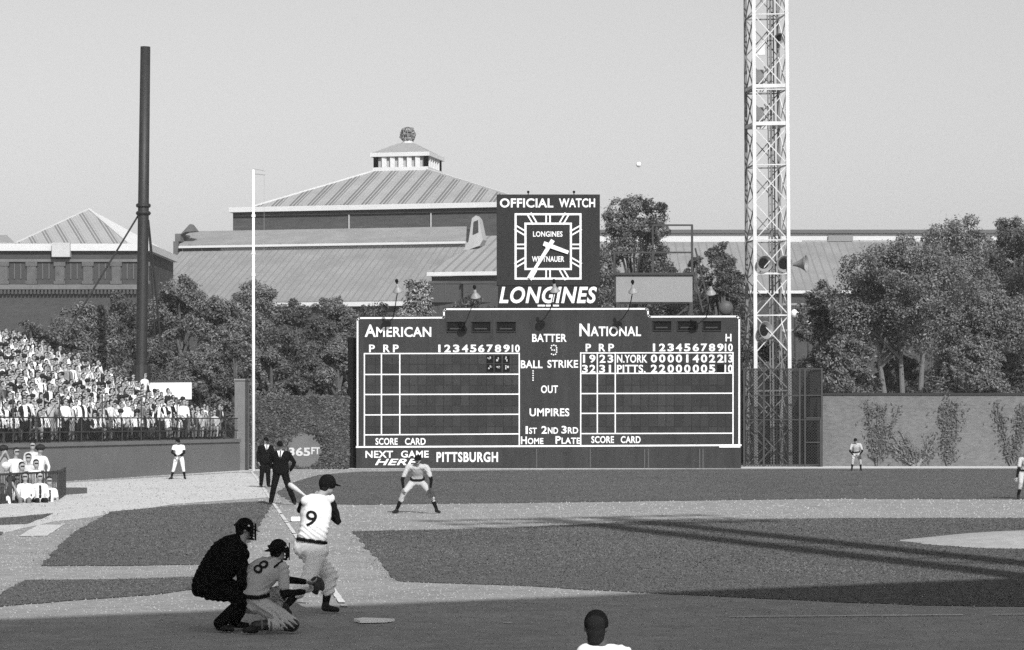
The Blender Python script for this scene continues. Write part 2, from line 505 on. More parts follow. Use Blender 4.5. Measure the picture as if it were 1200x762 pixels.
def digits(chars, xs, y0, y1, w=7.4):
    it = []
    for ch, x in zip(chars, xs):
        ww = w if ch not in ('1',) else 2.6
        if len(ch) == 2: ww = 9.4
        it.append((ch, x - ww / 2, x + ww / 2, y0, y1, dict(bold=.03)))
    return it
sign(sb, SD, *digits(['1','2','3','4','5','6','7','8','9','10'], [514.9, 524.4, 534.6, 545, 554.6, 564, 573.9, 583.6, 593.6, 604.4], 404, 413))
sign(sb, SD, *digits(['1','2','3','4','5','6','7','8','9','10'], [766.4, 776, 786, 795.6, 805.4, 815.4, 825, 834.4, 844.2, 854], 402.8, 411.9))
sign(sb, SD, ('H', 850.2, 857.2, 391.4, 400.2, B))
NX = [766.4, 776, 786, 795.6, 805.4, 815.4, 825, 834.4, 844.2, 853.8]
sign(sb, SD, ('1', 683.2, 685.6, 415.8, 425.2, B), ('9', 690.6, 697.8, 415.8, 425.2, B), ('2', 702.5, 709.6, 415.8, 425.2, B), ('3', 712, 718.6, 415.8, 425.2, B),
     ('N.YORK', 723, 758.5, 415.8, 425.2, B), *digits(['0','0','0','0','1','4','0','2','2','13'], NX, 415.6, 425))
sign(sb, SD, ('3', 682, 688.8, 427.6, 437, B), ('2', 690.8, 697.8, 427.6, 437, B), ('3', 702.3, 709, 427.6, 437, B), ('1', 713.5, 716, 427.6, 437, B),
     ('PITTS.', 723, 756.5, 427.6, 437, B), *digits(['2','2','0','0','0','0','0','5'], NX[:8], 427.4, 436.8), *digits(['10'], NX[9:], 427.4, 436.8))
m = MB(); prect(m, 840.2, 427.5, 848.4, 436.5, SD - .02, .02); m.build('open_slot', BOARD_DK, sb)
for x0, y0 in ((570.5, 416.6), (580.2, 416.6), (589.8, 416.6), (570.5, 426.8), (580.2, 426.8), (589.8, 426.8)):
    m = MB(); prect(m, x0, y0, x0 + 7.4, y0 + 9, SD - .02, .02); sl_ = m.build('open_slot', BOARD_DK, sb)
    r = random.Random(int(x0 * y0)); m = MB()
    for k in range(3):
        a, b_ = x0 + r.uniform(.4, 4.4), y0 + r.uniform(1, 5.4)
        prect(m, a, b_, a + r.uniform(1.2, 2.6), b_ + r.uniform(1.2, 3), SD - .03, .012)
    m.build('number_plate', M('plate', .45, var=.3, scale=5), sl_)
sign(sb, SD, ('SCORE', 440, 466, 513.4, 521.4, B), ('CARD', 474.6, 498.8, 513.4, 521.4, B))
sign(sb, SD, ('SCORE', 693, 719.5, 511.2, 519.4, B), ('CARD', 727.5, 750.7, 511.2, 519.4, B))
sign(sb, SD, ('NEXT', 428.3, 460.5, 528.4, 536.6, B), ('GAME', 470, 502.4, 528.2, 536.4, B), ('HERE', 439.4, 490, 537.8, 545.2, dict(bold=.022, shear=.3)))
sign(sb, SD, ('PITTSBURGH', 511.6, 583.6, 529.8, 541.6, dict(bold=.028, space=1.12)))
sign(sb, SD, ('BATTER', 623.6, 664, 391.4, 400.8, B))
sign(sb, SD, ('BALL', 610.3, 635.8, 422.4, 431.6, B), ('STRIKE', 641.5, 677.4, 422, 431.2, B))
sign(sb, SD, ('OUT', 634, 653.8, 451.7, 460.8, B))
sign(sb, SD, ('UMPIRES', 620.6, 667.2, 478.6, 488, B))
sign(sb, SD, ('1', 616, 618.6, 499.6, 508.6, B), ('ST', 620, 629, 501.3, 508.6, B), ('2', 634.5, 641, 499.4, 508.4, B), ('ND', 642, 654, 501, 508.4, B), ('3', 658, 664, 499.2, 508.2, B), ('RD', 665.4, 677.6, 500.8, 508.2, B))
sign(sb, SD, ('H', 610.4, 617.4, 511.6, 520.6, B), ('OME', 618.4, 636.8, 513.4, 520.6, B), ('P', 651, 657.2, 511.2, 520.2, B), ('LATE', 658, 680, 513, 520.2, B))
# lamp-bulb numerals
m = MB()
for x, y in ((646.5, 405.4), (649, 404.8), (651.4, 405.6), (645.6, 408), (652.2, 408), (646.8, 410.4), (649.4, 410.6), (652.2, 410.4), (652.2, 413), (651, 415.4), (648.6, 416), (646.2, 415.2)):
    p = P(x, y, SD - .03); m.ball(p, .045, 8, 6)
m.build('lamp_numeral', WPAINT, sb)
m = MB()
for k in range(5): m.ball(P(624.6, 435 + k * 2.7, SD - .03), .045, 8, 6)
m.build('lamp_numeral', WPAINT, sb)
# timber battens along the foot of the board
for x in (628, 691, 754.5, 823, 819, 759):
    m = MB(); prect(m, x, 526, x + 1.6, 548.4, SD - .035, .03); m.build('batten', M('batten', .075), sb)
m = MB(); prect(m, 509, 526.5, 589, 546, SD - .008, .012); m.build('sign_panel', M('panel dark', .035), sb)
# dark panel standing for the shadowed left side of the board
m = MB(); m.prism([P(407.5, 549.2, SD + .7), P(417.3, 549.2, SD + .7), P(417.3, 396, SD + .7), P(407.5, 396, SD + .7)], (0, .5, 0)); m.build('side_shade_panel', BOARD_DK, sb)

# clock sign standing on top of the board
CD = SD + .95
ck = thing('clock_sign', 'square white clock face on a dark sign standing on top of the scoreboard', 'clock', (P(642, 361, CD).x, CD, P(642, 361, CD).z))
PANEL = M('clock panel', .027, rough=.8, var=.10, scale=.4, spec=.1)
PANEL2 = M('clock panel low', .020, rough=.8, var=.10, scale=.4, spec=.1)
m = MB(); prect(m, 582, 228, 703, 334.5, CD, .5); m.build('panel', PANEL, ck)
m = MB(); prect(m, 583.5, 334.7, 701, 360.3, CD + .03, .45); m.build('name_panel', PANEL2, ck)
sign(ck, CD, ('OFFICIAL', 585.8, 648.4, 232.6, 243.4, dict(bold=.026)), ('WATCH', 655, 697.4, 232.6, 243.2, dict(bold=.026)))
m = MB()
def sqframe(mb, x0, y0, x1, y1, w):
    h = w * 131 / 3000 / 2
    pline(mb, x0, y0, x1, y0, CD - .03, w * .0437, .03); pline(mb, x0, y1, x1, y1, CD - .03, w * .0437, .03)
    pline(mb, x0, y0, x0, y1, CD - .034, w * .0437, .03); pline(mb, x1, y0, x1, y1, CD - .034, w * .0437, .03)
sqframe(m, 604.2, 251.2, 680.3, 326.6, 2.4); sqframe(m, 615.8, 262.2, 669.0, 315.4, 2.4)
m.build('dial_frame', WPAINT, ck)
for hx_ in range(12):
    a = math.radians(hx_ * 30); dx, dy = math.sin(a), -math.cos(a)
    s_in = 27.4 / max(abs(dx), abs(dy)); s_out = 37.6 / max(abs(dx), abs(dy))
    n = (-dy, dx); m = MB()
    for off in (-2.3, 2.3):
        pline(m, 642.3 + dx*s_in + n[0]*off, 288.9 + dy*s_in + n[1]*off, 642.3 + dx*s_out + n[0]*off, 288.9 + dy*s_out + n[1]*off, CD - .028, 1.8 * .0437, .02)
    m.build('hour_mark', WPAINT, ck)
m = MB()
def handp(mb, x0, y0, x1, y1, w0, w1, D):
    a, b = P(x0, y0, D), P(x1, y1, D); t = (b - a).normalized(); n = Vector((-t.z, 0, t.x)); k = .0437 / 2
    mb.prism([a - n*w0*k, b - n*w1*k, b + n*w1*k, a + n*w0*k], (0, .02, 0))
handp(m, 637, 285.4, 666, 296, 5.4, 4.2, CD - .10); m.build('hour_hand', WPAINT, ck)
m = MB(); handp(m, 648, 281.5, 620, 326, 5.0, 3.2, CD - .14); m.build('minute_hand', WPAINT, ck)
m = MB(); m.lathe([(.14, 0), (.14, .16)], P(642.3, 288.9, CD - .17), (0, 1, 0), 16); m.build('hub', WPAINT, ck)
sign(ck, CD, ('LONGINES', 624.6, 659.2, 271.2, 277.6, B), ('WITTNAUER', 623.4, 661.2, 300.4, 307, B))
sign(ck, CD + .03, ('LONGINES', 585, 699.5, 336, 355.6, dict(bold=.03, shear=.22, space=1.1)))
m = MB()
for x0, x1 in ((630, 638.5), (639.6, 646), (648, 655)): prect(m, x0, 357.2, x1, 359.3, CD - .01, .02)
m.build('small_print', WPAINT, ck)
for x in (619, 672.6):
    m = MB(); p = P(x, 228, CD + .2); m.bar(p, (p.x, p.y, p.z + .1), .05); m.ball((p.x, p.y, p.z + .13), .07, 10, 8); m.build('top_lamp', BOARD_DK, ck)

# hooded lamps reaching out over the board
def board_lamp(label, px, py, base_y):
    Dl = SD - 2.5; head = P(px, py, Dl); base = P(px - 5, base_y, SD - .05)
    r = thing('board_lamp', label, 'lamp', base, 'lamps leaning out over the scoreboard')
    m = MB(); m.tube([base, base.lerp(head, .5) + Vector((0, 0, -.08)), head + Vector((0, .25, -.05)), head], .026, 8); m.build('arm', BOARD_DK, r)
    ax = Vector((0.1, .45, -.9))
    m = MB(); m.lathe([(.04, -.26), (.07, -.24), (.08, -.10), (.13, -.04), (.25, .13), (.265, .16), (.24, .16), (.10, -.02)], head, ax, 18, cap1=False); m.build('shade', M('enamel shade', .24, rough=.45, var=.1, scale=4, spec=.4), r, smooth=True)
    m = MB(); m.ball(head + ax * .08, .10, 12, 8); m.build('bulb', M('lamp glass', .5, rough=.3, spec=.5), r, smooth=True)
    m = MB(); m.tube([head + ax * -.5, head + ax * -.24], .045, 8); m.lathe([(.08, 0), (.09, .1), (.05, .16)], head + ax * -.46, ax, 12); m.build('socket', BOARD_DK, r, smooth=True)
board_lamp('hooded lamp above the word AMERICAN', 466, 338, 371.5)
board_lamp('hooded lamp beside the left edge of the clock sign', 557, 345, 362)
board_lamp('hooded lamp in front of the large italic sign lettering', 650, 338, 362)
board_lamp('hooded lamp in front of the pale booth', 742, 339, 362)
board_lamp('hooded lamp above the right windows of the scoreboard', 833, 341, 371)
# big round lamp housing on the right shoulder of the board
o = thing('round_floodlight', 'round grey floodlight housing sitting on the right shoulder of the scoreboard', 'floodlight', P(851, 370, SD + .2))
c = P(851, 361, SD + .1)
m = MB(); m.lathe([(.02, .0), (.22, -.02), (.36, -.10), (.385, -.20), (.36, -.26), (.1, -.40), (.02, -.42)], c, (0, -1, 0), 24); m.build('housing', M('lamp housing', .075, rough=.5, var=.2, scale=3), o, smooth=True)
m = MB(); m.tube([P(842, 370, SD + .2), P(842, 362, SD + .2)], .03); m.tube([P(860, 370, SD + .2), P(860, 362, SD + .2)], .03); m.build('yoke', BOARD_DK, o)

# ------------------------------------------------------------------ booth on a platform behind the board
PD = 141.0
STEEL_DK = M('dark steel', .035, rough=.6, var=.2, scale=2, spec=.3)
pb = thing('camera_booth', 'pale boxed platform booth with pipe railing behind the scoreboard', 'booth', (P(767, 355, PD).x, PD, 0))
m = MB(); prect(m, 722, 322.5, 811.5, 354, PD, 2.4); m.build('box', M('booth panel', .24, rough=.8, var=.06, scale=.8, fine=.05, fscale=6), pb)
m = MB(); prect(m, 720.5, 319.6, 813, 322.2, PD - .15, 2.7); m.build('deck', STEEL_DK, pb)
m = MB()
for x, yt in ((720, 296), (765, 296), (811, 263.5)): m.bar(P(x, 320, PD), P(x, yt, PD), .12)
m.bar(P(720, 296, PD), P(811, 296, PD), .09); m.bar(P(765, 264, PD), P(811.5, 264, PD), .09)
m.bar(P(765, 264, PD + 1.8), P(765, 320, PD + 1.8), .09); m.bar(P(811, 264, PD), P(811, 264, PD + 2.2), .09); m.bar(P(811, 264, PD + 2.2), P(811, 320, PD + 2.2), .09)
m.build('railing', STEEL_DK, pb)
m = MB()
for x in (724, 810):
    for dd in (.1, 2.2): m.bar((P(x, 354, PD).x, PD + dd, 0), (P(x, 354, PD).x, PD + dd, P(x, 354, PD).z), .2)
for dd in (.2, 2.1): m.bar(P(724, 430, PD + dd), P(810, 356, PD + dd), .1)
m.build('support', STEEL_DK, pb)
m = MB()
for dx in (0, 9):
    m.bar(P(812 + dx * .3, 318 - dx * 3, PD + .4), P(824 + dx, 366, PD + .4), .09)
for k in range(8):
    t = k / 8; a = P(812 + 12 * t, 318 + 48 * t, PD + .4); b_ = P(815 + 18 * t, 291 + 75 * t, PD + .4); 
    if k > 2: m.bar(a, b_, .05)
m.build('stair', STEEL_DK, pb)

# ------------------------------------------------------------------ light tower
TD = 139.5
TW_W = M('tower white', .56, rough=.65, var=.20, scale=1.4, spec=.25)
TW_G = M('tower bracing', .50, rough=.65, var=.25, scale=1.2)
TW_B = M('tower dark and shaded', .15, rough=.6, var=.2, scale=.8, spec=.25)  # also paints shade into the back legs, left side and caged foot
rot = math.radians(9); e1 = Vector((math.cos(rot), -math.sin(rot), 0)); e2 = Vector((-math.sin(rot) , math.cos(rot), 0))
e2 = Vector((-.15, .99, 0)).normalized(); e1 = Vector((.99, -.12, 0)).normalized()
fl = Vector((P(886, 545, TD).x, TD, 0)); WD = 1.86; DP = 1.9
tw = thing('lattice_tower', 'tall white steel lattice light tower rising beside the scoreboard out of the picture', 'light tower', fl + e1 * WD / 2 + e2 * DP / 2)
TOPZ = 33.0
def leg_at(i, z):
    sx = (0, 1, 1, 0)[i]; sy = (0, 0, 1, 1)[i]
    k = .05 * z / TOPZ
    return fl + e1 * (WD * sx + (k if sx == 0 else -k) - .17 * z / 25) + e2 * (DP * sy) + Vector((0, 0, z))
for i in range(4):
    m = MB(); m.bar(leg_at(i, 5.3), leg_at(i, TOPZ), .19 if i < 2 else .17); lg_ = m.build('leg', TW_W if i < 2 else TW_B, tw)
    m = MB(); m.bar(leg_at(i, 0), leg_at(i, 5.3), .20); m.build('shaded_leg_base', TW_B, lg_)  # shade of the cage put into a darker lower leg
PZ = 2.05
nP = int(TOPZ / PZ)
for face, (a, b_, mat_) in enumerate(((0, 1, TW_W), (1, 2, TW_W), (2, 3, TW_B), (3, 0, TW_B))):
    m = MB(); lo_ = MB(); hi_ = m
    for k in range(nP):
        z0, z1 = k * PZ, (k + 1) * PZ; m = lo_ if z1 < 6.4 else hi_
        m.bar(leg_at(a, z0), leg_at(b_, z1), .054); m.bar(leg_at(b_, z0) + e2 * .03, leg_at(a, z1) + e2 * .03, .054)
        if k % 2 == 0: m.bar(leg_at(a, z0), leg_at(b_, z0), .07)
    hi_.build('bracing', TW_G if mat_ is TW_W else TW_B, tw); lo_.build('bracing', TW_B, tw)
for py in (101, 145):
    z = P(900, py, TD).z; m = MB()
    m.bar(leg_at(0, z) - e1 * .1, leg_at(1, z) + e1 * .1, .14, .2); m.bar(leg_at(3, z), leg_at(2, z), .14, .2); m.bar(leg_at(0, z), leg_at(3, z), .12, .18); m.bar(leg_at(1, z), leg_at(2, z), .12, .18)
    pts = [leg_at(i, z - .02) for i in range(4)]
    m.prism([pts[0] + e1 * .2 + e2 * .3, pts[0] + e1 * .75 + e2 * .3, pts[3] + e1 * .75 - e2 * .3, pts[3] + e1 * .2 - e2 * .3], (0, 0, .04))
    m.build('platform', TW_W, tw)
    m = MB(); c = P(889, py - 12, TD + .7); m.box((c.x - .28, c.y - .3, c.z - .42), (c.x + .25, c.y + .3, c.z + .3)); m.tube([c + Vector((.3, -.1, -.4)), c + Vector((.55, -.1, .1)), c + Vector((.3, -.1, .5))], .04); m.build('equipment_box', M('equipment grey', .16, var=.2, scale=2), tw)
m = MB(); c = P(890, 57, TD + .5); m.prism([c + Vector((-.35, 0, -.35)), c + Vector((.3, 0, -.35)), c + Vector((.3, 0, .45)), c + Vector((.0, 0, .1))], (0, .1, 0)); m.build('reflector', TW_W, tw)
m = MB()                                                    # ladder and cable run inside the far right corner
q0 = leg_at(2, 0) - e1 * .28 - e2 * .1; q1 = leg_at(2, TOPZ) - e1 * .28 - e2 * .1
m.bar(q0, q1, .07); m.bar(q0 - e1 * .32, q1 - e1 * .32, .07); m.bar(q0 - e1 * .16, q1 - e1 * .16, .12)
for k in range(int(TOPZ / .45)):
    p = q0.lerp(q1, k / (TOPZ / .45)); m.bar(p, p - e1 * .32, .035)
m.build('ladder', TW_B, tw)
m = MB(); c = P(908, 322, TD + 1); m.bar(leg_at(0, c.z), leg_at(1, c.z), .1); m.build('arm_bracket', TW_W, tw)
m = MB()                                                    # floodlight bank above the picture
for i in range(5):
    for j in range(3):
        c = leg_at(0, TOPZ - .5 - j * .9) + e1 * (-1.2 + i * 1.05) - e2 * .35
        m.lathe([(.1, .35), (.3, .15), (.36, 0)], c, (0, -1, -.3), 14)
m.build('floodlights', M('lamp housing', .14), tw)
HORN = M('horn grey', .22, rough=.45, var=.12, scale=3, spec=.35)
def horn(label, px, py, D, axis, r, ln):
    c = P(px, py, D); ax = Vector(axis).normalized()
    o = thing('horn_loudspeaker', label, 'loudspeaker', c - ax * ln, 'horn loudspeakers on the light tower')
    m = MB(); prof = [(r * (.16 + .84 * (t / 10) ** 2.2), ln * t / 10 - ln) for t in range(11)]
    prof += [(r * 1.05, .0), (r * 1.02, .03), (r * .95, .0)] + [(r * (.12 + .84 * (t / 10) ** 2.2), ln * t / 10 - ln) for t in range(9, 2, -1)]
    m.lathe(prof, c, ax, 26, cap1=False); m.build('bell', HORN, o, smooth=True)
    m = MB(); m.lathe([(r * .12, 0), (r * .34, .03), (r * .34, .2), (r * .2, .27)], c - ax * (ln + .22), ax, 14); m.build('driver', M('driver dark', .05), o, smooth=True)
    m = MB(); m.lathe([(.02, 0), (r * .72, .004)], c - ax * ln * .18, ax, 20); m.build('throat_shade', M('throat dark', .006), o)  # flat dark disc painted for the shade inside the bell
    return o
horn('horn speaker on the left tower leg facing the field', 896, 309, TD - .25, (.30, -1, -.10), .44, .85)
horn('horn speaker between the tower legs at the right, facing the field', 919.5, 309.5, TD - .3, (.30, -1, -.10), .46, .85)
horn('horn speaker turned sideways to the right of the tower', 944.5, 309, TD - .1, (1, -.42, .05), .46, .95)
horn('low horn speaker hanging inside the tower', 897.5, 387, TD - .3, (.7, -.9, .05), .48, .9)
horn('small dark horn high up in the tower', 914, 45, TD + 1.2, (.25, -1, -.35), .28, .4)

# fenced cage round the foot of the tower
cg = thing('tower_cage', 'dark wire mesh cage fence round the foot of the light tower', 'fence', (P(916, 547, 136.5).x, 136.5, 0))
FD = 136.4; m = MB()
zt = P(900, 432.5, FD).z; xL, xR = P(872, 547, FD).x, P(963, 547, FD).x; yb = FD + 5.2
for x in (xL, P(895, 0, FD).x, P(937, 0, FD).x, xR - .9, xR):
    m = MB(); m.bar((x, FD, 0), (x, FD, zt + .05), .10); m.build('post', STEEL_DK, cg)
for x in (xL, xR): m = MB(); m.bar((x, yb, 0), (x, yb, zt), .10); m.build('post', STEEL_DK, cg)
m = MB()
for z in (zt, zt * .48, .1, zt * .73): m.bar((xL, FD, z), (xR, FD, z), .06); m.bar((xR, FD, z), (xR, yb, z), .06); m.bar((xL, FD, z), (xL, yb, z), .06); m.bar((xL, yb, z), (xR, yb, z), .06)
m.build('rail', STEEL_DK, cg)
def wire_mesh(mb, a, b, z0, z1, sp, w):
    """diamond wire between a and b"""
    a, b = Vector(a), Vector(b); L = (b - a).length; t = (b - a) / L; Hh = z1 - z0
    n = int((L + Hh) / sp)
    for k in range(n):
        for sgn in (1, -1):
            s0 = k * sp - Hh
            lo, hi = max(0, s0), min(L, s0 + Hh)
            if hi - lo < .05: continue
            if sgn > 0: p, q = (lo, z0 + lo - s0), (hi, z0 + hi - s0)
            else: p, q = (lo, z1 - (lo - s0)), (hi, z1 - (hi - s0))
            mb.bar(a + t * p[0] + Vector((0, 0, p[1])), a + t * q[0] + Vector((0, 0, q[1])), w)
m = MB(); wire_mesh(m, (xL, FD + .04, 0), (xR, FD + .04, 0), 0, zt, .15, .019); wire_mesh(m, (xR, FD, 0), (xR, yb, 0), 0, zt, .18, .019); wire_mesh(m, (xL, yb, 0), (xR, yb, 0), 0, zt, .26, .016)
m.build('wire_mesh', M('fence wire', .03, rough=.7), cg)
m = MB(); m.box((xL, yb + .05, 0), (xR, yb + .12, zt)); m.build('back_screen', M('dark canvas', .028, rough=.95, var=.25, scale=.8, stretch=(1, 1, .4)), cg)
m = MB(); m.bar((xR - .9, FD - .05, .05), (xR - .9, FD - .05, 2.6), .07); m.bar((xR - .08, FD - .05, .05), (xR - .08, FD - .05, 2.6), .07); m.bar((xR - .9, FD - .05, 2.6), (xR - .08, FD - .05, 2.6), .07); m.bar((xR - .9, FD - .05, 1.3), (xR - .08, FD - .05, 1.3), .06)
m.build('gate', STEEL_DK, cg)

# ------------------------------------------------------------------ walls
BRICK = bricks('wall brick', .125, .145, var=.15)
wl = thing('brick_wall', 'long brick outfield wall with dark coping right of the light tower', 'wall', (20, 138, 0))
wz = P(1000, 463.4, 138).z; x0, x1 = P(962, 0, 138).x, 60.0
m = MB(); m.box((x0, 138, 0), (x1, 138.45, wz)); m.build('wall', BRICK, wl)
m = MB(); m.box((x0, 137.93, wz), (x1, 138.52, wz + .13)); m.build('coping', M('coping', .03), wl)
iv = thing('ivy_wall', 'ivy covered outfield wall between the foul pole and the scoreboard', 'wall', (-11, 129.6, 0))
ID = 129.6; ix0, ix1 = P(287, 0, ID).x, P(560, 0, ID).x; iz = P(350, 467, ID).z
m = MB(); m.box((ix0, ID, 0), (P(407, 0, ID).x, ID + .45, iz)); m.build('wall', bricks('ivy wall brick', .07, .10), iv)
# painted distance marker
m = MB(); c = P(357.5, 527, ID - .02); pts = []
for k in range(28):
    a = 2 * math.pi * k / 28; rr = .90 * (1 + .05 * math.sin(3 * a + 1) + .04 * math.sin(7 * a))
    pts.append((c.x + rr * math.cos(a), ID - .02, max(.05, c.z + rr * math.sin(a))))
m.prism(pts, (0, .015, 0)); mk = m.build('distance_marker', M('marker paint', .125, var=.12, scale=2), iv)
m = MB(); letters(m, '365', 338, 363.5, 524.4, 534.6, ID - .03, bold=.035); letters(m, 'FT.', 364.8, 377, 524.2, 532.6, ID - .03, bold=.03)
lt = m.build('lettering', M('faded marker white', .48, var=.15, scale=4), None); lt.parent = iv; lt.location = -Vector(iv.location)

# low concrete wall of the left field stand
WA, WB = Vector((-21.5, 86.0, 0)), Vector((-13.35, 125.6, 0))
WA = Vector((-24.2, 72.0, 0))
u = (WB - WA).normalized(); nb = Vector((-u.y, u.x, 0))            # nb points into the stand
CONC = M('painted concrete', .14, rough=.9, var=.10, scale=.5, fine=.05, fscale=3)
WZ = 1.56
sw = thing('field_wall', 'low grey concrete wall along the foot of the bleacher crowd', 'wall', WB)
m = MB(); m.hexa([WA, WB, WB + nb * .3, WA + nb * .3, WA + Vector((0,0,WZ-.16)), WB + Vector((0,0,WZ-.16)), WB + nb * .3 + Vector((0,0,WZ-.16)), WA + nb * .3 + Vector((0,0,WZ-.16))]); m.build('wall', CONC, sw)
m = MB(); a, b_ = WA - nb * .06, WB - nb * .06; z0, z1 = Vector((0,0,WZ-.155)), Vector((0,0,WZ)); m.hexa([a+z0, b_+z0, b_+nb*.42+z0, a+nb*.42+z0, a+z1, b_+z1, b_+nb*.42+z1, a+nb*.42+z1]); m.build('coping', M('concrete coping', .15, var=.1, scale=1), sw)
# rail and wire along its top
rl = thing('stand_railing', 'dark pipe railing with wire along the top of the low concrete wall', 'railing', WB + Vector((0, 0, WZ)))
m = MB(); zz = Vector((0, 0, 1)); o_ = nb * .12
for h in (.42, 1.0): m.bar(WA + o_ + zz * (WZ + h), WB + o_ + zz * (WZ + h), .055)
m.build('rail', STEEL_DK, rl)
L = (WB - WA).length
for k in range(int(L / 2.4) + 1):
    p = WA + u * (k * 2.4) + o_
    m = MB(); m.bar(p + zz * WZ, p + zz * (WZ + (1.95 if k % 2 else 1.0)), .05); m.build('post', STEEL_DK, rl)
m = MB(); wire_mesh(m, WA + o_, WB + o_, WZ + .02, WZ + 1.0, .2, .008); m.build('wire', M('fence wire', .03), rl)
# pier at the end of the stand
pr = thing('wall_pier', 'tall grey pier at the end of the stand beside the foul pole', 'pier', P(282.5, 552, 126.4) * 1.0)
pr.location.z = 0
px0, px1 = P(275, 0, 126.4).x, P(290, 0, 126.4).x
m = MB(); m.box((px0, 126.4, 0), (px1, 127.2, P(282, 446, 126.4).z)); m.build('shaft', M('pier concrete', .15, var=.14, scale=.9, fine=.06, fscale=4), pr)
m = MB(); m.box((px0 - .04, 126.33, P(282, 446, 126.4).z), (px1 + .04, 127.25, P(282, 444.6, 126.4).z + .02)); m.build('cap', M('pier cap', .2), pr)
m = MB(); m.box((px0 + .1, 126.34, 0), (px0 + .18, 126.395, P(282, 503, 126.4).z)); m.build('strip', M('pier cap', .2), pr)

# foul pole
fp = thing('foul_pole', 'tall thin white foul pole with short arms at the left field line', 'foul pole', (POLE.x, POLE.y, 0))
PLD = POLE.y; zt = P(297, 199, PLD).z
m = MB(); m.tube([(POLE.x, PLD, 0), (POLE.x, PLD, zt * .5), (POLE.x + .0, PLD, zt)], [.085, .075, .06], 10); m.build('pole', M('pole white', .80, rough=.5, spec=.3), fp, smooth=True)
for py, dx in ((204, 13.5), (321, 12.5)):
    m = MB(); a = P(297, py, PLD); m.bar(a, P(297 + dx, py + 1, PLD), .045); m.bar(a + Vector((0, 0, .25)), P(297 + dx, py - 3.5, PLD), .03) if py < 300 else None; m.build('arm', M('arm grey', .25), fp)
m = MB(); m.bar(P(309.5, 205, PLD), P(309.5, 322, PLD), .012); m.build('wire', M('arm grey', .25), fp)
for py in (253, 297, 322):
    m = MB(); a = P(297, py, PLD); m.lathe([(.10, -.06), (.10, .06)], a, (0, 0, 1), 10); m.build('collar', M('pole white', .8), fp)

# dark steel pole behind the stand, with guy wires
DKD = 139.0
dp = thing('utility_pole', 'tall dark riveted steel pole with guy wires behind the stand', 'pole', (P(166, 460, DKD).x, DKD, 0))
m = MB(); m.tube([(P(165, 0, DKD).x, DKD, 0), P(165.5, 448, DKD), P(168, 250, DKD), P(170.4, 55, DKD)], [.33, .31, .30, .27], 16); m.build('shaft', M('pole iron', .022, rough=.55, var=.25, scale=1.5, fine=.1, spec=.35), dp, smooth=True)
m = MB(); m.lathe([(.36, -.1), (.40, -.05), (.40, .05), (.36, .1)], P(168, 241, DKD), (0, 0, 1), 16); m.lathe([(.36, -.1), (.42, 0), (.36, .1)], P(168, 250, DKD), (0, 0, 1), 16); m.build('collar', M('pole iron', .035), dp)
m = MB(); m.tube([P(165.5, 460, DKD), P(165.5, 428, DKD)], [.55, .50], 16); m.build('sleeve', M('pole iron', .035), dp)
m = MB(); m.tube([P(163, 251, DKD), P(75, 396, DKD + 1), P(40, 455, DKD + 2)], .05, 6); m.build('guy_wire', STEEL_DK, dp)
m = MB(); m.tube([P(174, 258, DKD), P(185.5, 372, DKD + 3), P(190, 420, DKD + 4)], .05, 6); m.build('guy_wire', STEEL_DK, dp)
m = MB(); m.tube([P(174, 262, DKD), P(178.5, 340, DKD + 2), P(182, 400, DKD + 3)], .03, 6); m.build('guy_wire', STEEL_DK, dp)

# white board at the back of the stand
wb = thing('white_board', 'white sign board at the far back edge of the bleacher stand', 'board', P(206, 466, 134))
wb.location.z = 0
m = MB(); m.prism([P(176, 468, 132.2), P(224.5, 468, 132.2), P(224.5, 447, 132.2), P(176, 447.5, 132.2)], (0, .08, 0)); m.build('panel', WPAINT, wb)
m = MB(); m.bar(P(176, 446.8, 132.2), P(225, 446.4, 132.2), .1); m.build('edge', STEEL_DK, wb)
m = MB()
for x in (178, 200, 223): m.bar((P(x, 0, 132.4).x, 132.4, 0), P(x, 447, 132.4), .1)
m.build('post', STEEL_DK, wb)

# box-seat rail in the left corner
bx = thing('box_rail', 'low dark picket rail round the field boxes at the left corner', 'railing', G(34, 589))
q = [G(-60, 595.5), G(-60, 595.5).lerp(G(68, 586), .5), G(68, 586)]; back = G(68, 586) + Vector((-.6, 4.6, 0))
m = MB()
for z in (.86, .06):
    m.bar(q[0] + zz * z, q[2] + zz * z, .06); m.bar(q[2] + zz * z, back + zz * z, .06)
m.build('rail', STEEL_DK, bx)
m = MB()
Lr = (q[2] - q[0]).length
for k in range(int(Lr / .11)):
    p = q[0].lerp(q[2], k * .11 / Lr); m.bar(p, p + zz * .85, .026)
for k in range(40):
    p = q[2].lerp(back, k / 40); m.bar(p, p + zz * .85, .03)
m.build('picket', STEEL_DK, bx)
m = MB()
for k in range(7):
    p = q[2].lerp(q[0], k / 6.5); m.bar(p, p + zz * .92, .08)
m.bar(back, back + zz * .92, .08)
m.build('post', STEEL_DK, bx)
m = MB(); a, b_ = q[0] + Vector((0, .03, 0)), q[2] + Vector((0, .03, 0)); m.prism([a, b_, b_ + zz * .30, a + zz * .30], (0, .03, 0)); m.build('kick_panel', M('kick panel', .02), bx)

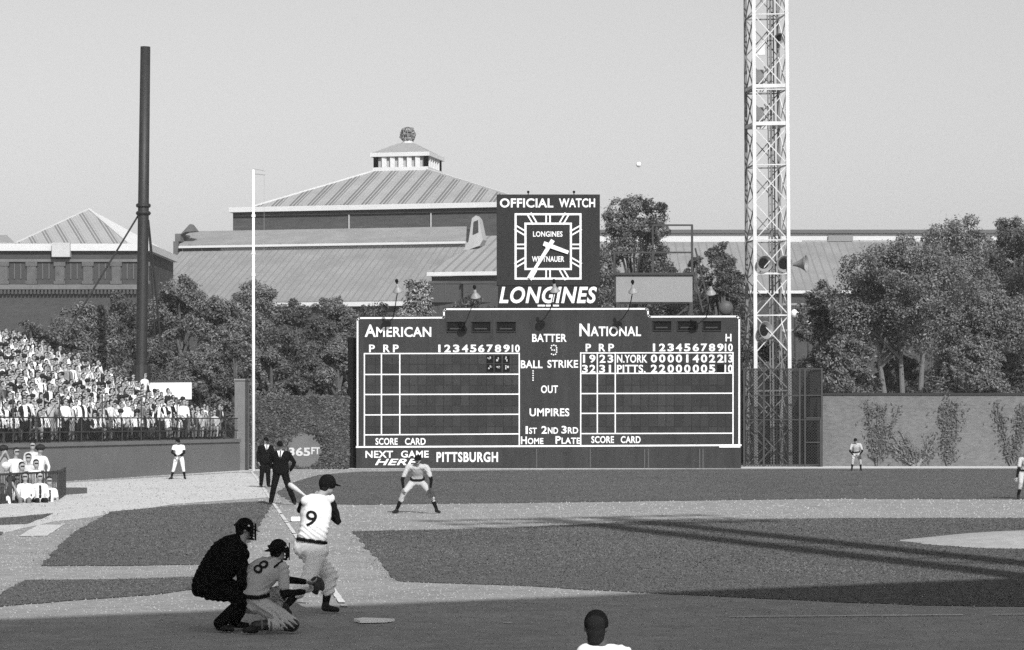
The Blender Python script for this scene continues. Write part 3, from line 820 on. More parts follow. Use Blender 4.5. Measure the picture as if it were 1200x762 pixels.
# ------------------------------------------------------------------ bleacher stand (steps)
ST_ROW, ST_RISE, NROW = .92, .355, 17
st = thing('bleacher_stand', 'stepped bleacher stand rising to the left behind the low wall', 'stand', WB + nb * 4)
SA = WA + nb * .35; SB = WB + nb * .35 - u * .2
m = MB()
for k in range(NROW):
    z = WZ + .05 + k * ST_RISE; a, b_ = SA + nb * (k * ST_ROW), SB + nb * (k * ST_ROW)
    m.hexa([a, b_, b_ + nb * ST_ROW, a + nb * ST_ROW, a + zz*z, b_ + zz*z, b_ + nb*ST_ROW + zz*z, a + nb*ST_ROW + zz*z])
m.build('steps', M('stand concrete', .12, var=.15, scale=.6), st)
for k in range(1, NROW):
    z = WZ + .05 + k * ST_RISE + .40; a, b_ = SA + nb * (k * ST_ROW + .40), SB + nb * (k * ST_ROW + .40)
    m = MB(); m.bar(a + zz*z, b_ + zz*z, .26, .05); 
    for j in range(30):
        p = a.lerp(b_, j / 29.0); m.bar(p + zz*(z-.40), p + zz*z, .06)
    m.build('bench', M('bench timber', .12, var=.2, scale=2), st)
m = MB()
zt_ = WZ + .05 + NROW * ST_RISE
a, b_ = SA + nb * (NROW * ST_ROW + .05), SB + nb * (NROW * ST_ROW + .05)
for h in (.5, 1.0): m.bar(a + zz*(zt_+h), b_ + zz*(zt_+h), .06)
p0, p1 = SB + u * .05, SB + nb * (NROW * ST_ROW) + u * .05
m.bar(p0 + zz*(WZ + .3), p1 + zz*(zt_ + .15), .06)
m.build('guard_rail', STEEL_DK, st)

# ------------------------------------------------------------------ grandstand behind the camera: its roof shades the plate
gs = thing('grandstand', 'grandstand with a deep roof behind the plate that shades the near field', 'grandstand', (0, -20, 0))
RZ = 18.0; off = (RZ + .5) / math.tan(SUN_EL)
sl_ = .58; p0 = Vector((0, 34.4, 0)) - Vector((SH.x, SH.y, 0)) * off
ed = Vector((1, sl_, 0)).normalized(); en = Vector((ed.y, -ed.x, 0))   # en points back, away from the field
ROOFM = M('roof deck', .30, var=.05)
RD = 11.6  # roof cut short so sun reaches the kneeling player and the seating
A_, B_ = p0 - ed * 95, p0 + ed * 60
m = MB(); m.hexa([A_ + zz*RZ, B_ + zz*RZ, B_ + en*RD + zz*RZ, A_ + en*RD + zz*RZ, A_ + zz*(RZ+.5), B_ + zz*(RZ+.5), B_ + en*RD + zz*(RZ+.5), A_ + en*RD + zz*(RZ+.5)]); m.build('roof', ROOFM, gs)
for j in range(9):
    p = p0 - ed * 85 + ed * (j * 17.5) + en * 10
    m = MB(); m.bar(p, p + zz*RZ, .4); m.build('column', STEEL_DK, gs)
m = MB()
for k in range(22):
    z = .3 + k * .42; a, b_ = p0 - ed*95 + en * (14 + k * .9), p0 + ed*60 + en * (14 + k * .9)
    m.hexa([a, b_, b_ + en*.9, a + en*.9, a + zz*z, b_ + zz*z, b_ + en*.9 + zz*z, a + en*.9 + zz*z])
m.build('seating', M('pale bounce seating', .45, var=.1), gs)  # unseen; tone raised to bounce fill light onto the shaded players
# floodlight mast on that roof: two legs and a lamp bank
rt_ = thing('roof_light_mast', 'two legged floodlight mast standing on the grandstand roof', 'light tower', p0 + ed * 6 + zz * (RZ + .5))
def roofpt(gx, gy):
    k = (gy - 34.4 - sl_ * gx) / (SH.y - sl_ * SH.x)      # back along the shadow to the roof edge shadow line
    e_ = Vector((gx - SH.x * k, gy - SH.y * k, 0)); return e_ - Vector((SH.x, SH.y, 0)) * off
tops = []
for (gx, gy) in ((6.9, 48.0), (5.1, 48.0)):
    b_ = roofpt(gx, gy) + en * .4 + zz * (RZ + .5); t_ = b_ + zz * 16.5; tops.append(t_)
    m = MB(); m.bar(b_, t_, .74); m.build('leg', STEEL_DK, rt_)
m = MB()
for k in range(9):
    a = .1 + k * 1.8
    m.bar(tops[0] - zz * (16.5 - a), tops[1] - zz * (16.5 - a - 1.6 if k % 2 else 16.5 - a + .0), .12)
m.build('bracing', STEEL_DK, rt_)
m = MB(); mid = (tops[0] + tops[1]) / 2
for j in range(3): m.bar(mid - ed * 4.2 - zz * (j * 1.4), mid + ed * 4.2 - zz * (j * 1.4), .16)
for i in range(8):
    for j in range(3): m.ball(mid + ed * (-3.9 + i * 1.1) - zz * (j * 1.4), .36, 10, 8)
m.build('lamp_bank', STEEL_DK, rt_)
# ------------------------------------------------------------------ museum halls behind the wall
TH = math.radians(13)
E1 = Vector((math.cos(TH), -math.sin(TH), 0)); E2 = Vector((math.sin(TH), math.cos(TH), 0))
MO = Vector((0, 250, 0))
def mus(px, py, o, tilt=True):
    """point on the museum's facade plane set back by o"""
    k = (px - CX) / F
    e1, e2 = (E1, E2) if tilt else (Vector((1, 0, 0)), Vector((0, 1, 0)))
    b = MO + e2 * o
    a = (k * b.y - b.x) / (e1.x - k * e1.y)
    p = b + e1 * a
    p.z = H + (HY - py) * p.y / F
    return p
def uvquad(me_pts, name, mat, parent, uvs):
    me = bpy.data.meshes.new(name)
    me.from_pydata([tuple(p) for p in me_pts], [], [tuple(range(len(me_pts)))])
    uv = me.uv_layers.new(name='UVMap')
    for i, c in enumerate(uvs): uv.data[i].uv = c
    me.materials.append(mat)
    o = bpy.data.objects.new(name, me); COL.objects.link(o); o.parent = parent; o.location = -parent_origin(parent)
    s = o.modifiers.new('thick', 'SOLIDIFY'); s.thickness = .25; s.offset = -1 if False else 0
    return o
def rect(a, b, ztop_a, thick, zbot):
    pass
BRK_FAR = M('museum brick', .055, rough=.9, var=.16, scale=.25, fine=.16, fscale=1.6, stretch=(1, 1, 3))
STONE = M('museum stone', .062, rough=.9, var=.2, scale=.4, fine=.22, fscale=1.2, stretch=(.6, 1, 4))
TRIM = M('museum trim', .50, rough=.8, var=.06, scale=.4)
COPPER = M('roof copper', .27, rough=.75, var=.08, scale=.25)
GLAZE = M('window dark', .035, rough=.3, spec=.5)
ROOF_S = stripes('seamed roof', .29, .20, 1.0, .28, 0, var=.07, scale=.3)
ROOF_W = stripes('striped roof', .32, .15, 2.05, .46, 0, var=.15, scale=.3, lines=5)
ROOF_R = stripes('sheet roof', .235, .19, .75, .2, 0, var=.20, scale=.3)
def walls(name, pts, zb, zt, mat, parent):
    """vertical walls over a ground outline"""
    m = MB(); m.prism([(p[0], p[1], zb) for p in pts], (0, 0, zt - zb)); return m.build(name, mat, parent)

mh = thing('museum_hall', 'museum hall with striped hip roof, lantern and globe finial behind the trees', 'building', (-25, 262, 0))
# lower sloping roof over the long front range
zl = mus(400, 354, 0).z
a0, a1 = mus(170, 354, 0), mus(560, 354, 0); zE = zl
t0, t1 = mus(211, 296, 14), mus(545, 291, 14); zT = (t0.z + t1.z) / 2
for p in (a0, a1): p.z = zE
for p in (t0, t1): p.z = zT
w_ = (a1 - a0).length
uvquad([a0, a1, t1, t0], 'lower_roof', ROOF_R, mh, [(p.dot(E1) , p.z) for p in (a0, a1, t1, t0)])
walls('front_wall', [a0 + E2*.5, a1 + E2*.5, a1 + E2*13.8, a0 + E2*13.8 + E1*2], 0, zE - .4, BRK_FAR, mh)
m = MB(); m.hexa([a0 - E2*.3 + zz*-.45, a1 - E2*.3 + zz*-.45, a1 + E2*.4 + zz*-.45, a0 + E2*.4 + zz*-.45, a0 - E2*.3 + zz*-.02, a1 - E2*.3 + zz*-.02, a1 + E2*.4 + zz*-.02, a0 + E2*.4 + zz*-.02]); m.build('eave', TRIM, mh)
# clerestory band
c0, c1 = mus(213, 296, 14.2), mus(545, 291, 14.2); d0, d1 = mus(213, 289.5, 14.2), mus(545, 283, 14.2)
zc = (d0.z + d1.z) / 2
walls('clerestory', [c0, c1, c1 + E2*12, c0 + E2*12], zT - 1, zc, TRIM, mh)
g0, g1 = mus(213.5, 295, 14.1), mus(259, 294, 14.1)
m = MB()
for k in range(2):
    q0, q1 = g0.lerp(g1, k*.5 + .02), g0.lerp(g1, k*.5 + .48); m.hexa([(q0.x, q0.y, zT+.1), (q1.x, q1.y, zT+.1), (q1.x, q1.y+.1, zT+.1), (q0.x, q0.y+.1, zT+.1), (q0.x, q0.y, zc-.15), (q1.x, q1.y, zc-.15), (q1.x, q1.y+.1, zc-.15), (q0.x, q0.y+.1, zc-.15)])
m.build('clerestory_glazing', M('clerestory glass', .08, rough=.4), mh)
# upper lean-to roof
u0, u1 = mus(210, 288.6, 13.7), mus(546, 282.4, 13.7); v0, v1 = mus(222, 272.5, 20), mus(547, 266.8, 20)
zu, zv = (u0.z + u1.z)/2, (v0.z + v1.z)/2
for p in (u0, u1): p.z = zu
for p in (v0, v1): p.z = zv
w_ = (u1-u0).length
uvquad([u0, u1, v1, v0], 'upper_roof', M('upper roof', .25, var=.18, scale=.4, fine=.08, fscale=3), mh, [(0,0),(w_,0),(w_,7),(0,7)])
m = MB(); m.hexa([u0 - E2*.2 - zz*.25, u1 - E2*.2 - zz*.25, u1 + E2*.2 - zz*.25, u0 + E2*.2 - zz*.25, u0 - E2*.2 - zz*.02, u1 - E2*.2 - zz*.02, u1 + E2*.2 - zz*.02, u0 + E2*.2 - zz*.02]); m.build('eave', TRIM, mh)
m = MB(); m.hexa([v0 - zz*3, v1 - zz*3, v1 + E2*6 - zz*3, v0 + E2*6 - zz*3, v0 - zz*.1, v1 - zz*.1, v1 + E2*6 - zz*.1, v0 + E2*6 - zz*.1]); m.build('upper_wall', BRK_FAR, mh)
# gable at the left end with a stepped chimney
m = MB()
for (x0, x1, y0, y1) in ((203, 209, 300, 283), (205, 211.5, 283, 274)): 
    a, b_ = mus(x0, y0, 14), mus(x1, y0, 14); zt1 = mus(x0, y1, 14).z
    m.hexa([a, b_, b_ + E2*3, a + E2*3, Vector((a.x,a.y,zt1)), Vector((b_.x,b_.y,zt1)), Vector((b_.x,b_.y,zt1)) + E2*3, Vector((a.x,a.y,zt1)) + E2*3])
m.prism([mus(210, 276, 14), mus(217, 272, 14), mus(229, 271, 14), mus(222.5, 262.5, 14)], E2 * 1.2)
m.build('chimney', M('gable stone', .11, var=.2, scale=1), mh)
# main block: dark wall, white cornice
f0, f1 = mus(273, 268, 24), mus(616, 262, 24); zw1 = (mus(273, 250, 24).z + mus(580, 244.5, 24).z) / 2
walls('main_wall', [f0, f1, f1 + E2*31, f0 + E2*31], 5, zw1, STONE, mh)
m = MB()
for x in (409, 505):
    p = mus(x, 262, 23.9); m.box((p.x-.07, p.y-.1, zv), (p.x+.07, p.y+.2, zw1 - .2))
m.build('pipe', M('pipe grey', .34), mh)
h0, h1 = mus(268, 250, 23.2), mus(620, 243, 23.2)
def slab(name, a, b, dep, z0, z1, mat, parent):
    m = MB(); a = Vector((a.x, a.y, 0)); b = Vector((b.x, b.y, 0))
    m.hexa([a+zz*z0, b+zz*z0, b+E2*dep+zz*z0, a+E2*dep+zz*z0, a+zz*z1, b+zz*z1, b+E2*dep+zz*z1, a+E2*dep+zz*z1]); return m.build(name, mat, parent)
slab('cornice_soffit', h0 + E1*.5 + E2*.5, h1 - E1*.5 + E2*.5, 31.5, zw1 - .35, zw1 + .05, STONE, mh)
zc1 = zw1 + .06; zc2 = (mus(268, 242, 23.2).z + mus(580, 238, 23.2).z)/2
slab('cornice', h0, h1, 32.5, zc1, zc2, TRIM, mh)
# hip roof
r0, r1 = mus(297, 241, 24.2), mus(618, 236.5, 24.2); zr = zc2 + .02
L_ = (r1 - r0).dot(E1); DEP = 30.0
r0 = Vector((r0.x, r0.y, zr)); r1 = r0 + E1 * L_; r2 = r1 + E2*DEP; r3 = r0 + E2*DEP
cu0 = mus(438, 200, 36.5); cuL = 6.3; cuD = 6.3
zt2 = mus(470, 200.5, 36).z
cu0 = Vector((cu0.x, cu0.y, zt2)); k0 = cu0; k1 = cu0 + E1*cuL; k2 = k1 + E2*cuD; k3 = k0 + E2*cuD
for nm, q in (('front', (r0, r1, k1, k0)), ('right', (r1, r2, k2, k1)), ('back', (r2, r3, k3, k2)), ('left', (r3, r0, k0, k3))):
    ax = (q[1] - q[0]).normalized()
    # each seam runs up the slope, so its coordinate is measured along the eave and fans in at the top
    uvs = [((p - q[0]).dot(ax), (p.z - zr)) for p in q]
    uvquad(list(q), 'hip_roof', ROOF_W, mh, uvs)
m = MB()
for a, b_ in ((r0, k0), (r1, k1)): m.bar(a + zz*.15, b_ + zz*.15, .35, .2)
m.build('hip_ridge', M('hip ridge', .5, var=.05), mh)
# lantern
ln = MB()
ctr = k0 + E1*cuL/2 + E2*cuD/2
def ring_slab(mb, half, z0, z1):
    c = [ctr + E1*sx*half + E2*sy*half for sx, sy in ((-1,-1),(1,-1),(1,1),(-1,1))]
    mb.hexa([Vector((p.x,p.y,z0)) for p in c] + [Vector((p.x,p.y,z1)) for p in c])
hh = cuL/2; zA = zt2 - .3; sp_ = ctr.y / F
ring_slab(ln, hh + .1, zA, zA + .8); 
lantern = ln.build('lantern', TRIM, mh)
m = MB(); ring_slab(m, hh - .28, zA + .8, zA + 2.0); m.build('lantern_glazing', M('lantern glass', .34, rough=.4, var=.2, scale=.8), lantern)
m = MB()
for i in range(7):
    for sx, sy in ((1, 0), (0, 1)):
        for s in (-1, 1):
            t = (-1 + i / 3) * (hh - .2)
            p = ctr + (E1*t + E2*s*(hh-.2) if sx else E2*t + E1*s*(hh-.2)); w = .27
            m.box((p.x-w, p.y-w, zA+.8), (p.x+w, p.y+w, zA+2.0))
m.build('lantern_pier', TRIM, lantern)
m = MB(); ring_slab(m, hh + .32, zA + 2.0, zA + 2.45); m.build('lantern_cornice', TRIM, lantern)
m = MB()
c4 = [ctr + E1*sx*(hh+.2) + E2*sy*(hh+.2) + zz*(zA + 2.46 - ctr.z) for sx, sy in ((-1,-1),(1,-1),(1,1),(-1,1))]
d4 = [ctr + E1*sx*.9 + E2*sy*.9 + zz*(zA + 3.75 - ctr.z) for sx, sy in ((-1,-1),(1,-1),(1,1),(-1,1))]
m.hexa(c4 + d4); m.build('lantern_roof', M('lantern roof', .28, var=.08, scale=.6), lantern)
m = MB(); zs = zA + 3.75
m.lathe([(.9, 0), (.55, .25), (.5, .7), (.28, .9), (.26, 1.15)], (ctr.x, ctr.y, zs), (0,0,1), 14)
fin = m.build('finial', TRIM, mh, smooth=True)
zg = mus(477, 157.5, 39).z; rg_ = .88
m = MB(); gm = Vector((ctr.x, ctr.y, zg))
def torus_ring(mb, c, r, ax, w=.07, n=22):
    ax = Vector(ax).normalized(); ref = Vector((0,0,1)) if abs(ax.z) < .9 else Vector((1,0,0)); a = ax.cross(ref).normalized(); b = ax.cross(a)
    mb.tube([c + (a*math.cos(2*math.pi*k/n) + b*math.sin(2*math.pi*k/n))*r for k in range(n+1)], w, 6)
for k in range(5):
    a = k*math.pi/5; torus_ring(m, gm, rg_, (math.cos(a), math.sin(a), 0), .055)
for s in (-.55, 0, .55): torus_ring(m, gm + zz*s*rg_, rg_*math.sqrt(1-s*s), (0,0,1), .06)
m.ball(gm, .50, 14, 10)
for k in range(14):
    a = k*2.4; zq = -.8 + 1.6*k/13; rr = math.sqrt(max(0, 1-zq*zq))*rg_*.93
    m.ball(gm + Vector((rr*math.cos(a), rr*math.sin(a), zq*rg_*.93)), .2, 8, 6)
m.build('globe', M('globe bronze', .17, rough=.6, var=.3, scale=3), fin, smooth=True)
# right gabled block in front
ga0, ga1 = mus(501, 319, -5), mus(640, 317, -5); ze = (ga0.z + ga1.z)/2
for p in (ga0, ga1): p.z = ze
gb0, gb1 = mus(541, 297, 3), mus(640, 293, 3); gc0, gc1 = mus(556, 285, 10), mus(640, 277, 10)
zb_ = (gb0.z)/1; gb0.z = gb1.z = zb_; zc_ = gc0.z + .6; gc0.z = gc1.z = zc_
uvquad([ga0, ga1, gb1, gb0], 'wing_roof', ROOF_S, mh, [(p.dot(E1), p.z) for p in (ga0, ga1, gb1, gb0)])
uvquad([gb0, gb1, gc1, gc0], 'wing_roof', ROOF_S, mh, [(p.dot(E1), p.z) for p in (gb0, gb1, gc1, gc0)])
m = MB(); m.hexa([ga0-E2*.3-zz*.4, ga1-E2*.3-zz*.4, ga1+E2*.3-zz*.4, ga0+E2*.3-zz*.4, ga0-E2*.3-zz*.03, ga1-E2*.3-zz*.03, ga1+E2*.3-zz*.03, ga0+E2*.3-zz*.03]); m.build('eave', TRIM, mh)
walls('wing_wall', [ga0+E2*.4+E1*.3, ga1+E2*.4, ga1+E2*9, ga0+E2*9+E1*1], 0, ze-.42, BRK_FAR, mh)
for x in (522, 560): 
    p = mus(x, 335, -4.8); m = MB(); m.box((p.x-1.4, p.y-.1, p.z-1.6), (p.x+1.4, p.y+.2, p.z+.2)); w1 = m.build('window', GLAZE, mh)
    m = MB(); m.box((p.x-1.6, p.y-.2, p.z+.2), (p.x+1.6, p.y+.2, p.z+.45)); m.box((p.x-.06, p.y-.16, p.z-1.6), (p.x+.06, p.y+.1, p.z+.2)); m.build('window_frame', STONE, w1)
m = MB(); m.prism([mus(541, 296, 4), mus(549, 283, 4), mus(553, 256, 4), mus(557.5, 252.5, 4), mus(561, 257, 4), mus(566, 281, 4), mus(562, 288, 4), mus(556, 290, 4)], E2 * 1.6)
m.build('gable_chimney', M('gable pale', .34, var=.12, scale=.8), mh)
m = MB(); m.prism([mus(554, 275, 3.9), mus(560.5, 272, 3.9), mus(560, 258, 3.9), mus(555, 260, 3.9)], E2 * .2); m.build('gable_louvre', GLAZE, mh)

# left pavilion
MO = Vector((0, 242, 0))
def lp(px, py, o): return mus(px, py, o, False)
YV = Vector((0, 1, 0))
pv = thing('museum_pavilion', 'brick pavilion with pale cornice and hip roof at the far left', 'building', (-42, 250, 0))
a0, a1 = lp(-90, 300, 0), lp(171, 300, 0)
Dp = 17; sk = Vector((.02, 1, 0))
zcor = lp(60, 286, 0).z; zbot = lp(60, 294.5, 0).z
def ogrid(g=0): return [a0 - Vector((g, g, 0)), a1 + Vector((g, -g, 0)), a1 + sk*Dp + Vector((g, 0, 0)), a0 + YV*Dp]
walls('wall', ogrid(), 0, zbot, BRK_FAR, pv)
walls('cornice', ogrid(.5), zbot + .01, zcor, TRIM, pv)
ap = lp(104, 246.5, 10); e0 = lp(18, 285.5, .8); e1_ = lp(151, 285.5, .8); e0.z = e1_.z = zcor + .02
e2_ = e1_ + Vector((2.0, 14.5, 0)); e3_ = e0 + Vector((0, 20, 0)); ap.z = lp(104, 246.5, 10).z
for q, mt in (((e0, e1_, ap), stripes('pavilion roof', .33, .17, 1.55, .42, 0, var=.08, scale=.3, lines=5)), ((e1_, e2_, ap), M('sunlit pale roof', .62, var=.05, scale=.4)), ((e2_, e3_, ap), COPPER), ((e3_, e0, ap), COPPER)):  # sunlight on the right slope is put into its pale colour
    ax = (q[1]-q[0]).normalized(); uvquad(list(q), 'hip_roof', mt, pv, [((p-q[0]).dot(ax) + (p.z-zcor)*.9, p.z) for p in q])
m = MB(); m.bar(e1_ + zz*.1, ap + zz*.1, .3, .2); m.bar(e0 + zz*.1, ap + zz*.1, .25, .15); m.build('hip_ridge', M('hip ridge', .5), pv)
q = (lp(-60, 285.5, 4), lp(17, 285.5, 4), lp(8, 277, 9), lp(-60, 277, 9))
uvquad(list(q), 'low_roof', COPPER, pv, [(0,0),(6,0),(5,3),(0,3)])
p = lp(72, 297, -.6); m = MB(); m.box((p.x-.85, p.y-.4, p.z-.35), (p.x+.85, p.y+.5, zcor+.05)); m.build('cornice_block', M('block stone', .40, var=.1), pv)
ztop, zb2 = lp(60, 309, 0).z, lp(60, 327, 0).z
m = MB(); m.box((a0.x, a0.y-.35, zb2-1.0), (a1.x+.2, a0.y-.01, zb2-.55)); m.box((a0.x, a0.y-.25, ztop+.15), (a1.x+.1, a0.y-.01, ztop+.4)); m.build('string_course', M('course stone', .13, var=.2, scale=1), pv)
for i, x in enumerate(range(-78, 165, 33)):
    p = lp(x, 318, 0); m = MB(); m.box((p.x-.95, p.y-.03, zb2), (p.x+.95, p.y+.05, ztop)); wdo = m.build('window', GLAZE, pv)
    m = MB()
    for k in range(4): m.box((p.x-.95+k*.6, p.y-.12, zb2), (p.x-.85+k*.6, p.y-.04, ztop))
    m.build('window_frame', M('frame dim', .10), wdo)
    m = MB(); p2 = lp(x + 16.5, 318, 0); m.box((p2.x-.42, p2.y-.3, zb2-.5), (p2.x+.42, p2.y-.01, ztop+.1)); m.box((p2.x-.55, p2.y-.36, ztop-.25), (p2.x+.55, p2.y-.01, ztop+.14)); m.box((p2.x-.55, p2.y-.36, zb2-.5), (p2.x+.55, p2.y-.01, zb2-.2)); m.build('pilaster', M('pilaster stone', .09, var=.3, scale=1), pv)
m = MB()
for k in range(60): 
    x = a0.x + (a1.x-a0.x)*k/60; m.box((x, a0.y-.5, zb2-1.45), (x+.2, a0.y-.01, zb2-1.05))
m.build('dentils', M('dentil', .06), pv)

# right long range
MO = Vector((0, 236, 0))
rw = thing('museum_range', 'long low museum range with white parapet band right of the clock sign', 'building', (25, 240, 0))
x0, x1 = 700, 1215
def hbox(name, x0, x1, y0, y1, o, dep, mat, ymul=0.0):
    a, b_ = lp(x0, y0, o), lp(x1, y0, o); zt = lp(x0, y1, o).z; m = MB()
    m.hexa([a, b_, b_+YV*dep, a+YV*dep, Vector((a.x,a.y,zt)), Vector((b_.x,b_.y,zt)), Vector((b_.x,b_.y+dep,zt)), Vector((a.x,a.y+dep,zt))]); return m.build(name, mat, rw)
hbox('wall', x0, x1, 600, 344.2, 0, 14, BRK_FAR)
hbox('eave', x0-2, x1, 344, 340.6, -.5, 1.2, TRIM)
q = (lp(x0-1, 340.5, 0), lp(x1, 340.5, 0), lp(x1, 285, 13), lp(x0-1, 285, 13)); w_ = (q[1]-q[0]).length
uvquad(list(q), 'roof', ROOF_R, rw, [(p.x, p.z) for p in q])
hbox('parapet', x0, x1, 290, 273.4, 13.3, 5, TRIM)
hbox('parapet_coping', x0, x1, 273.2, 269.2, 12.9, 6, M('coping grey', .10, var=.1, scale=.5))
m = MB(); p = lp(985, 279, 13.1); m.box((p.x-1.2, p.y-.1, lp(0,282,13).z), (p.x+1.2, p.y+.1, lp(0,276,13).z)); m.box((lp(940,0,13).x, p.y-.15, lp(0,283,13).z), (lp(1070,0,13).x, p.y, lp(0,282,13).z)); m.build('gutter', M('gutter', .2), rw)
for k in range(14):
    x = 925 + k * 22
    for yy in (372,):
        p = lp(x, yy, 0); m = MB(); m.box((p.x-.55, p.y-.04, p.z-1.1), (p.x+.55, p.y+.05, p.z+1.1)); wd = m.build('window', GLAZE, rw)
        m = MB(); m.box((p.x-.7, p.y-.14, p.z-1.3), (p.x+.7, p.y, p.z-1.1)); m.box((p.x-.7, p.y-.14, p.z+1.1), (p.x+.7, p.y, p.z+1.3)); m.box((p.x-.05, p.y-.1, p.z-1.1), (p.x+.05, p.y-.02, p.z+1.1)); m.build('window_frame', M('frame grey', .22), wd)
# globe street lamps beyond the wall
for i, (x, y, lb) in enumerate(((931.5, 367.5, 'street lamp with round white globe just right of the light tower'), (947, 378.5, 'smaller street lamp globe second to the right of the tower'), (960, 365, 'dim street lamp globe close to the tree crown'))):
    D = 175 + i * 12; p = P(x, y, D); r = thing('street_lamp', lb, 'street lamp', (p.x, p.y, 0), 'globe lamps beyond the wall')
    m = MB(); m.tube([(p.x, p.y, 0), (p.x, p.y, p.z - .2)], [.1, .06], 8); m.build('post', STEEL_DK, r)
    m = MB(); m.ball(p, (.30, .22, .15)[i], 14, 10); m.build('globe', M('lamp globe', .8, rough=.4, spec=.4) if i < 2 else M('lamp globe old', .4), r, smooth=True)

# ------------------------------------------------------------------ trees
def leaf_mat(name, lo, hi):
    if name in MATS: return MATS[name]
    m = M(name, .1, rough=.7, rnd=('island', lo, hi, 1.6), var=.14, scale=.35, spec=.12)
    nt = m.node_tree; b = nt.nodes['Principled BSDF']
    out = nt.nodes['Material Output']
    tr = nt.nodes.new('ShaderNodeBsdfTranslucent'); tr.inputs[0].default_value = (.05, .05, .05, 1)
    ad = nt.nodes.new('ShaderNodeAddShader')
    nt.links.new(b.outputs[0], ad.inputs[0]); nt.links.new(tr.outputs[0], ad.inputs[1]); nt.links.new(ad.outputs[0], out.inputs[0])
    return m
LEAF = {'mid': leaf_mat('leaves mid', .072, .205), 'dark': leaf_mat('leaves dark', .045, .13), 'light': leaf_mat('leaves light', .10, .38)}
BARK = M('bark', .10, rough=.95, var=.2, scale=2, stretch=(1, 1, .2), fine=.15, fscale=8)
BARK_L = M('pale bark', .13, rough=.95, var=.2, scale=2, stretch=(1, 1, .2))

def leaf_quads(centres, normals, size, rng):
    n = len(centres)
    a = rng.normal(size=(n, 3)); a -= normals * (a * normals).sum(1, keepdims=True); a /= np.linalg.norm(a, axis=1, keepdims=True) + 1e-9
    b = np.cross(normals, a)
    s = size * rng.uniform(.55, 1.25, (n, 1)); l = s * rng.uniform(1.0, 1.7, (n, 1))
    v = np.stack([centres - a*l, centres - b*s*.62 + normals*s*.12, centres + a*l, centres + b*s*.62 + normals*s*.12], 1).reshape(-1, 3)
    return v, np.arange(4*n).reshape(n, 4)

def blobs_for(rng, n, rx, rz0, rz1, shape):
    out = []
    for k in range(n):
        t = (k + rng.uniform(.1, .9)) / n
        z = rz0 + (rz1 - rz0) * t
        if shape == 'cone': w = rx * (1.10 - .80 * t)
        elif shape == 'column': w = rx * (.55 + .45 * math.sin(math.pi * min(1, t * .9 + .1)))
        else: w = rx * (.35 + .75 * math.sin(math.pi * (t * .82 + .12)))
        a = k * 2.39996 + rng.uniform(-.5, .5)
        r_ = w * math.sqrt(rng.uniform(.12, 1.0)) * .80
        br = rng.uniform(.26, .44) * min(rx, (rz1 - rz0) * .8) * (1.0 if shape != 'cone' else (1.5 - 1.0 * t))
        out.append((r_ * math.cos(a), r_ * math.sin(a), z, br))
    return out

def tree(label, px, ytop, halfpx, D, zlow, seed, tone='mid', n=9000, leaf=.16, shape='round', nb=17, bark=None, trunk=1, gappy=.0, name='tree', cat='tree', group=None):
    rng = np.random.default_rng(seed)
    base = Vector(((px - CX) * D / F, D, 0)); ztop = P(px, ytop, D).z; rx = halfpx * D / F
    r = thing(name, label, cat, base, group)
    bl = blobs_for(rng, nb, rx, zlow + (ztop-zlow)*.10, ztop - (ztop - zlow)*.10, shape)
    # small sprays round the big clumps give an uneven outline
    extra = []
    for (x, y, z, q) in bl:
        for _ in range(6):
            d = rng.normal(size=3); d /= np.linalg.norm(d); d[2] = d[2]*.7 + .25
            extra.append((x + d[0]*q*1.05, y + d[1]*q*1.05, z + d[2]*q*.95, q * rng.uniform(.2, .5)))
    allb = bl + extra
    top = max(b[2] + b[3] for b in allb); k = (ztop - zlow) / (top - zlow)
    allb = [(x, y, zlow + (z - zlow) * k, q) for x, y, z, q in allb]
    B_ = np.array(allb); wts = B_[:, 3] ** 2; idx = rng.choice(len(allb), n, p=wts / wts.sum())
    d = rng.normal(size=(n, 3)); d /= np.linalg.norm(d, axis=1, keepdims=True)
    rad = rng.uniform(.3, 1.0, (n, 1)) ** .5 * (1 + .13 * np.abs(rng.normal(size=(n, 1))) ** 1.5)
    # clumpy: push leaves towards a few directions in each blob
    c = B_[idx, :3] + d * rad * B_[idx, 3:4] * np.array([1, 1, .82])
    ph = c * 1.15 + seed
    keep = (np.sin(ph[:, 0]*1.3 + np.sin(ph[:, 2]*1.1)) * np.sin(ph[:, 1]*1.2 + ph[:, 2]*.6) * np.sin(ph[:, 2]*1.5 + ph[:, 0]*.4)) > (-.30 + gappy)
    c, d = c[keep], d[keep]
    nn = d * .9 + rng.normal(size=d.shape) * .55 + np.array([0, 0, .45]); nn /= np.linalg.norm(nn, axis=1, keepdims=True)
    co, fa = leaf_quads(c, nn, leaf, rng)
    o = mesh_raw('crown', co, fa, [LEAF[tone]], r)
    m = MB(); bk = bark or BARK
    for tk in range(trunk):
        ox = (tk - (trunk-1)/2) * .8
        h1 = zlow + (ztop - zlow) * .35
        m.tube([(ox, 0, 0), (ox*1.3 + .1, .05, h1*.4), (ox*1.8 - .08, 0, h1*.8), (ox*2.2, .1, ztop*.72)], [.30, .24, .18, .06] if trunk == 1 else [.21, .17, .13, .05], 9)
        for i in range(tk, len(bl), trunk):
            x, y, z, q = bl[i]; z = zlow + (z - zlow)*k
            s = max(zlow*.6, min(z * .72, ztop*.6))
            m.tube([(ox*1.6, 0, s), (ox + x*.5, y*.5, s + (z-s)*.55), (x, y, z)], [.12, .08, .03], 6)
    m.build('trunk', bk, None).parent = r
    return r
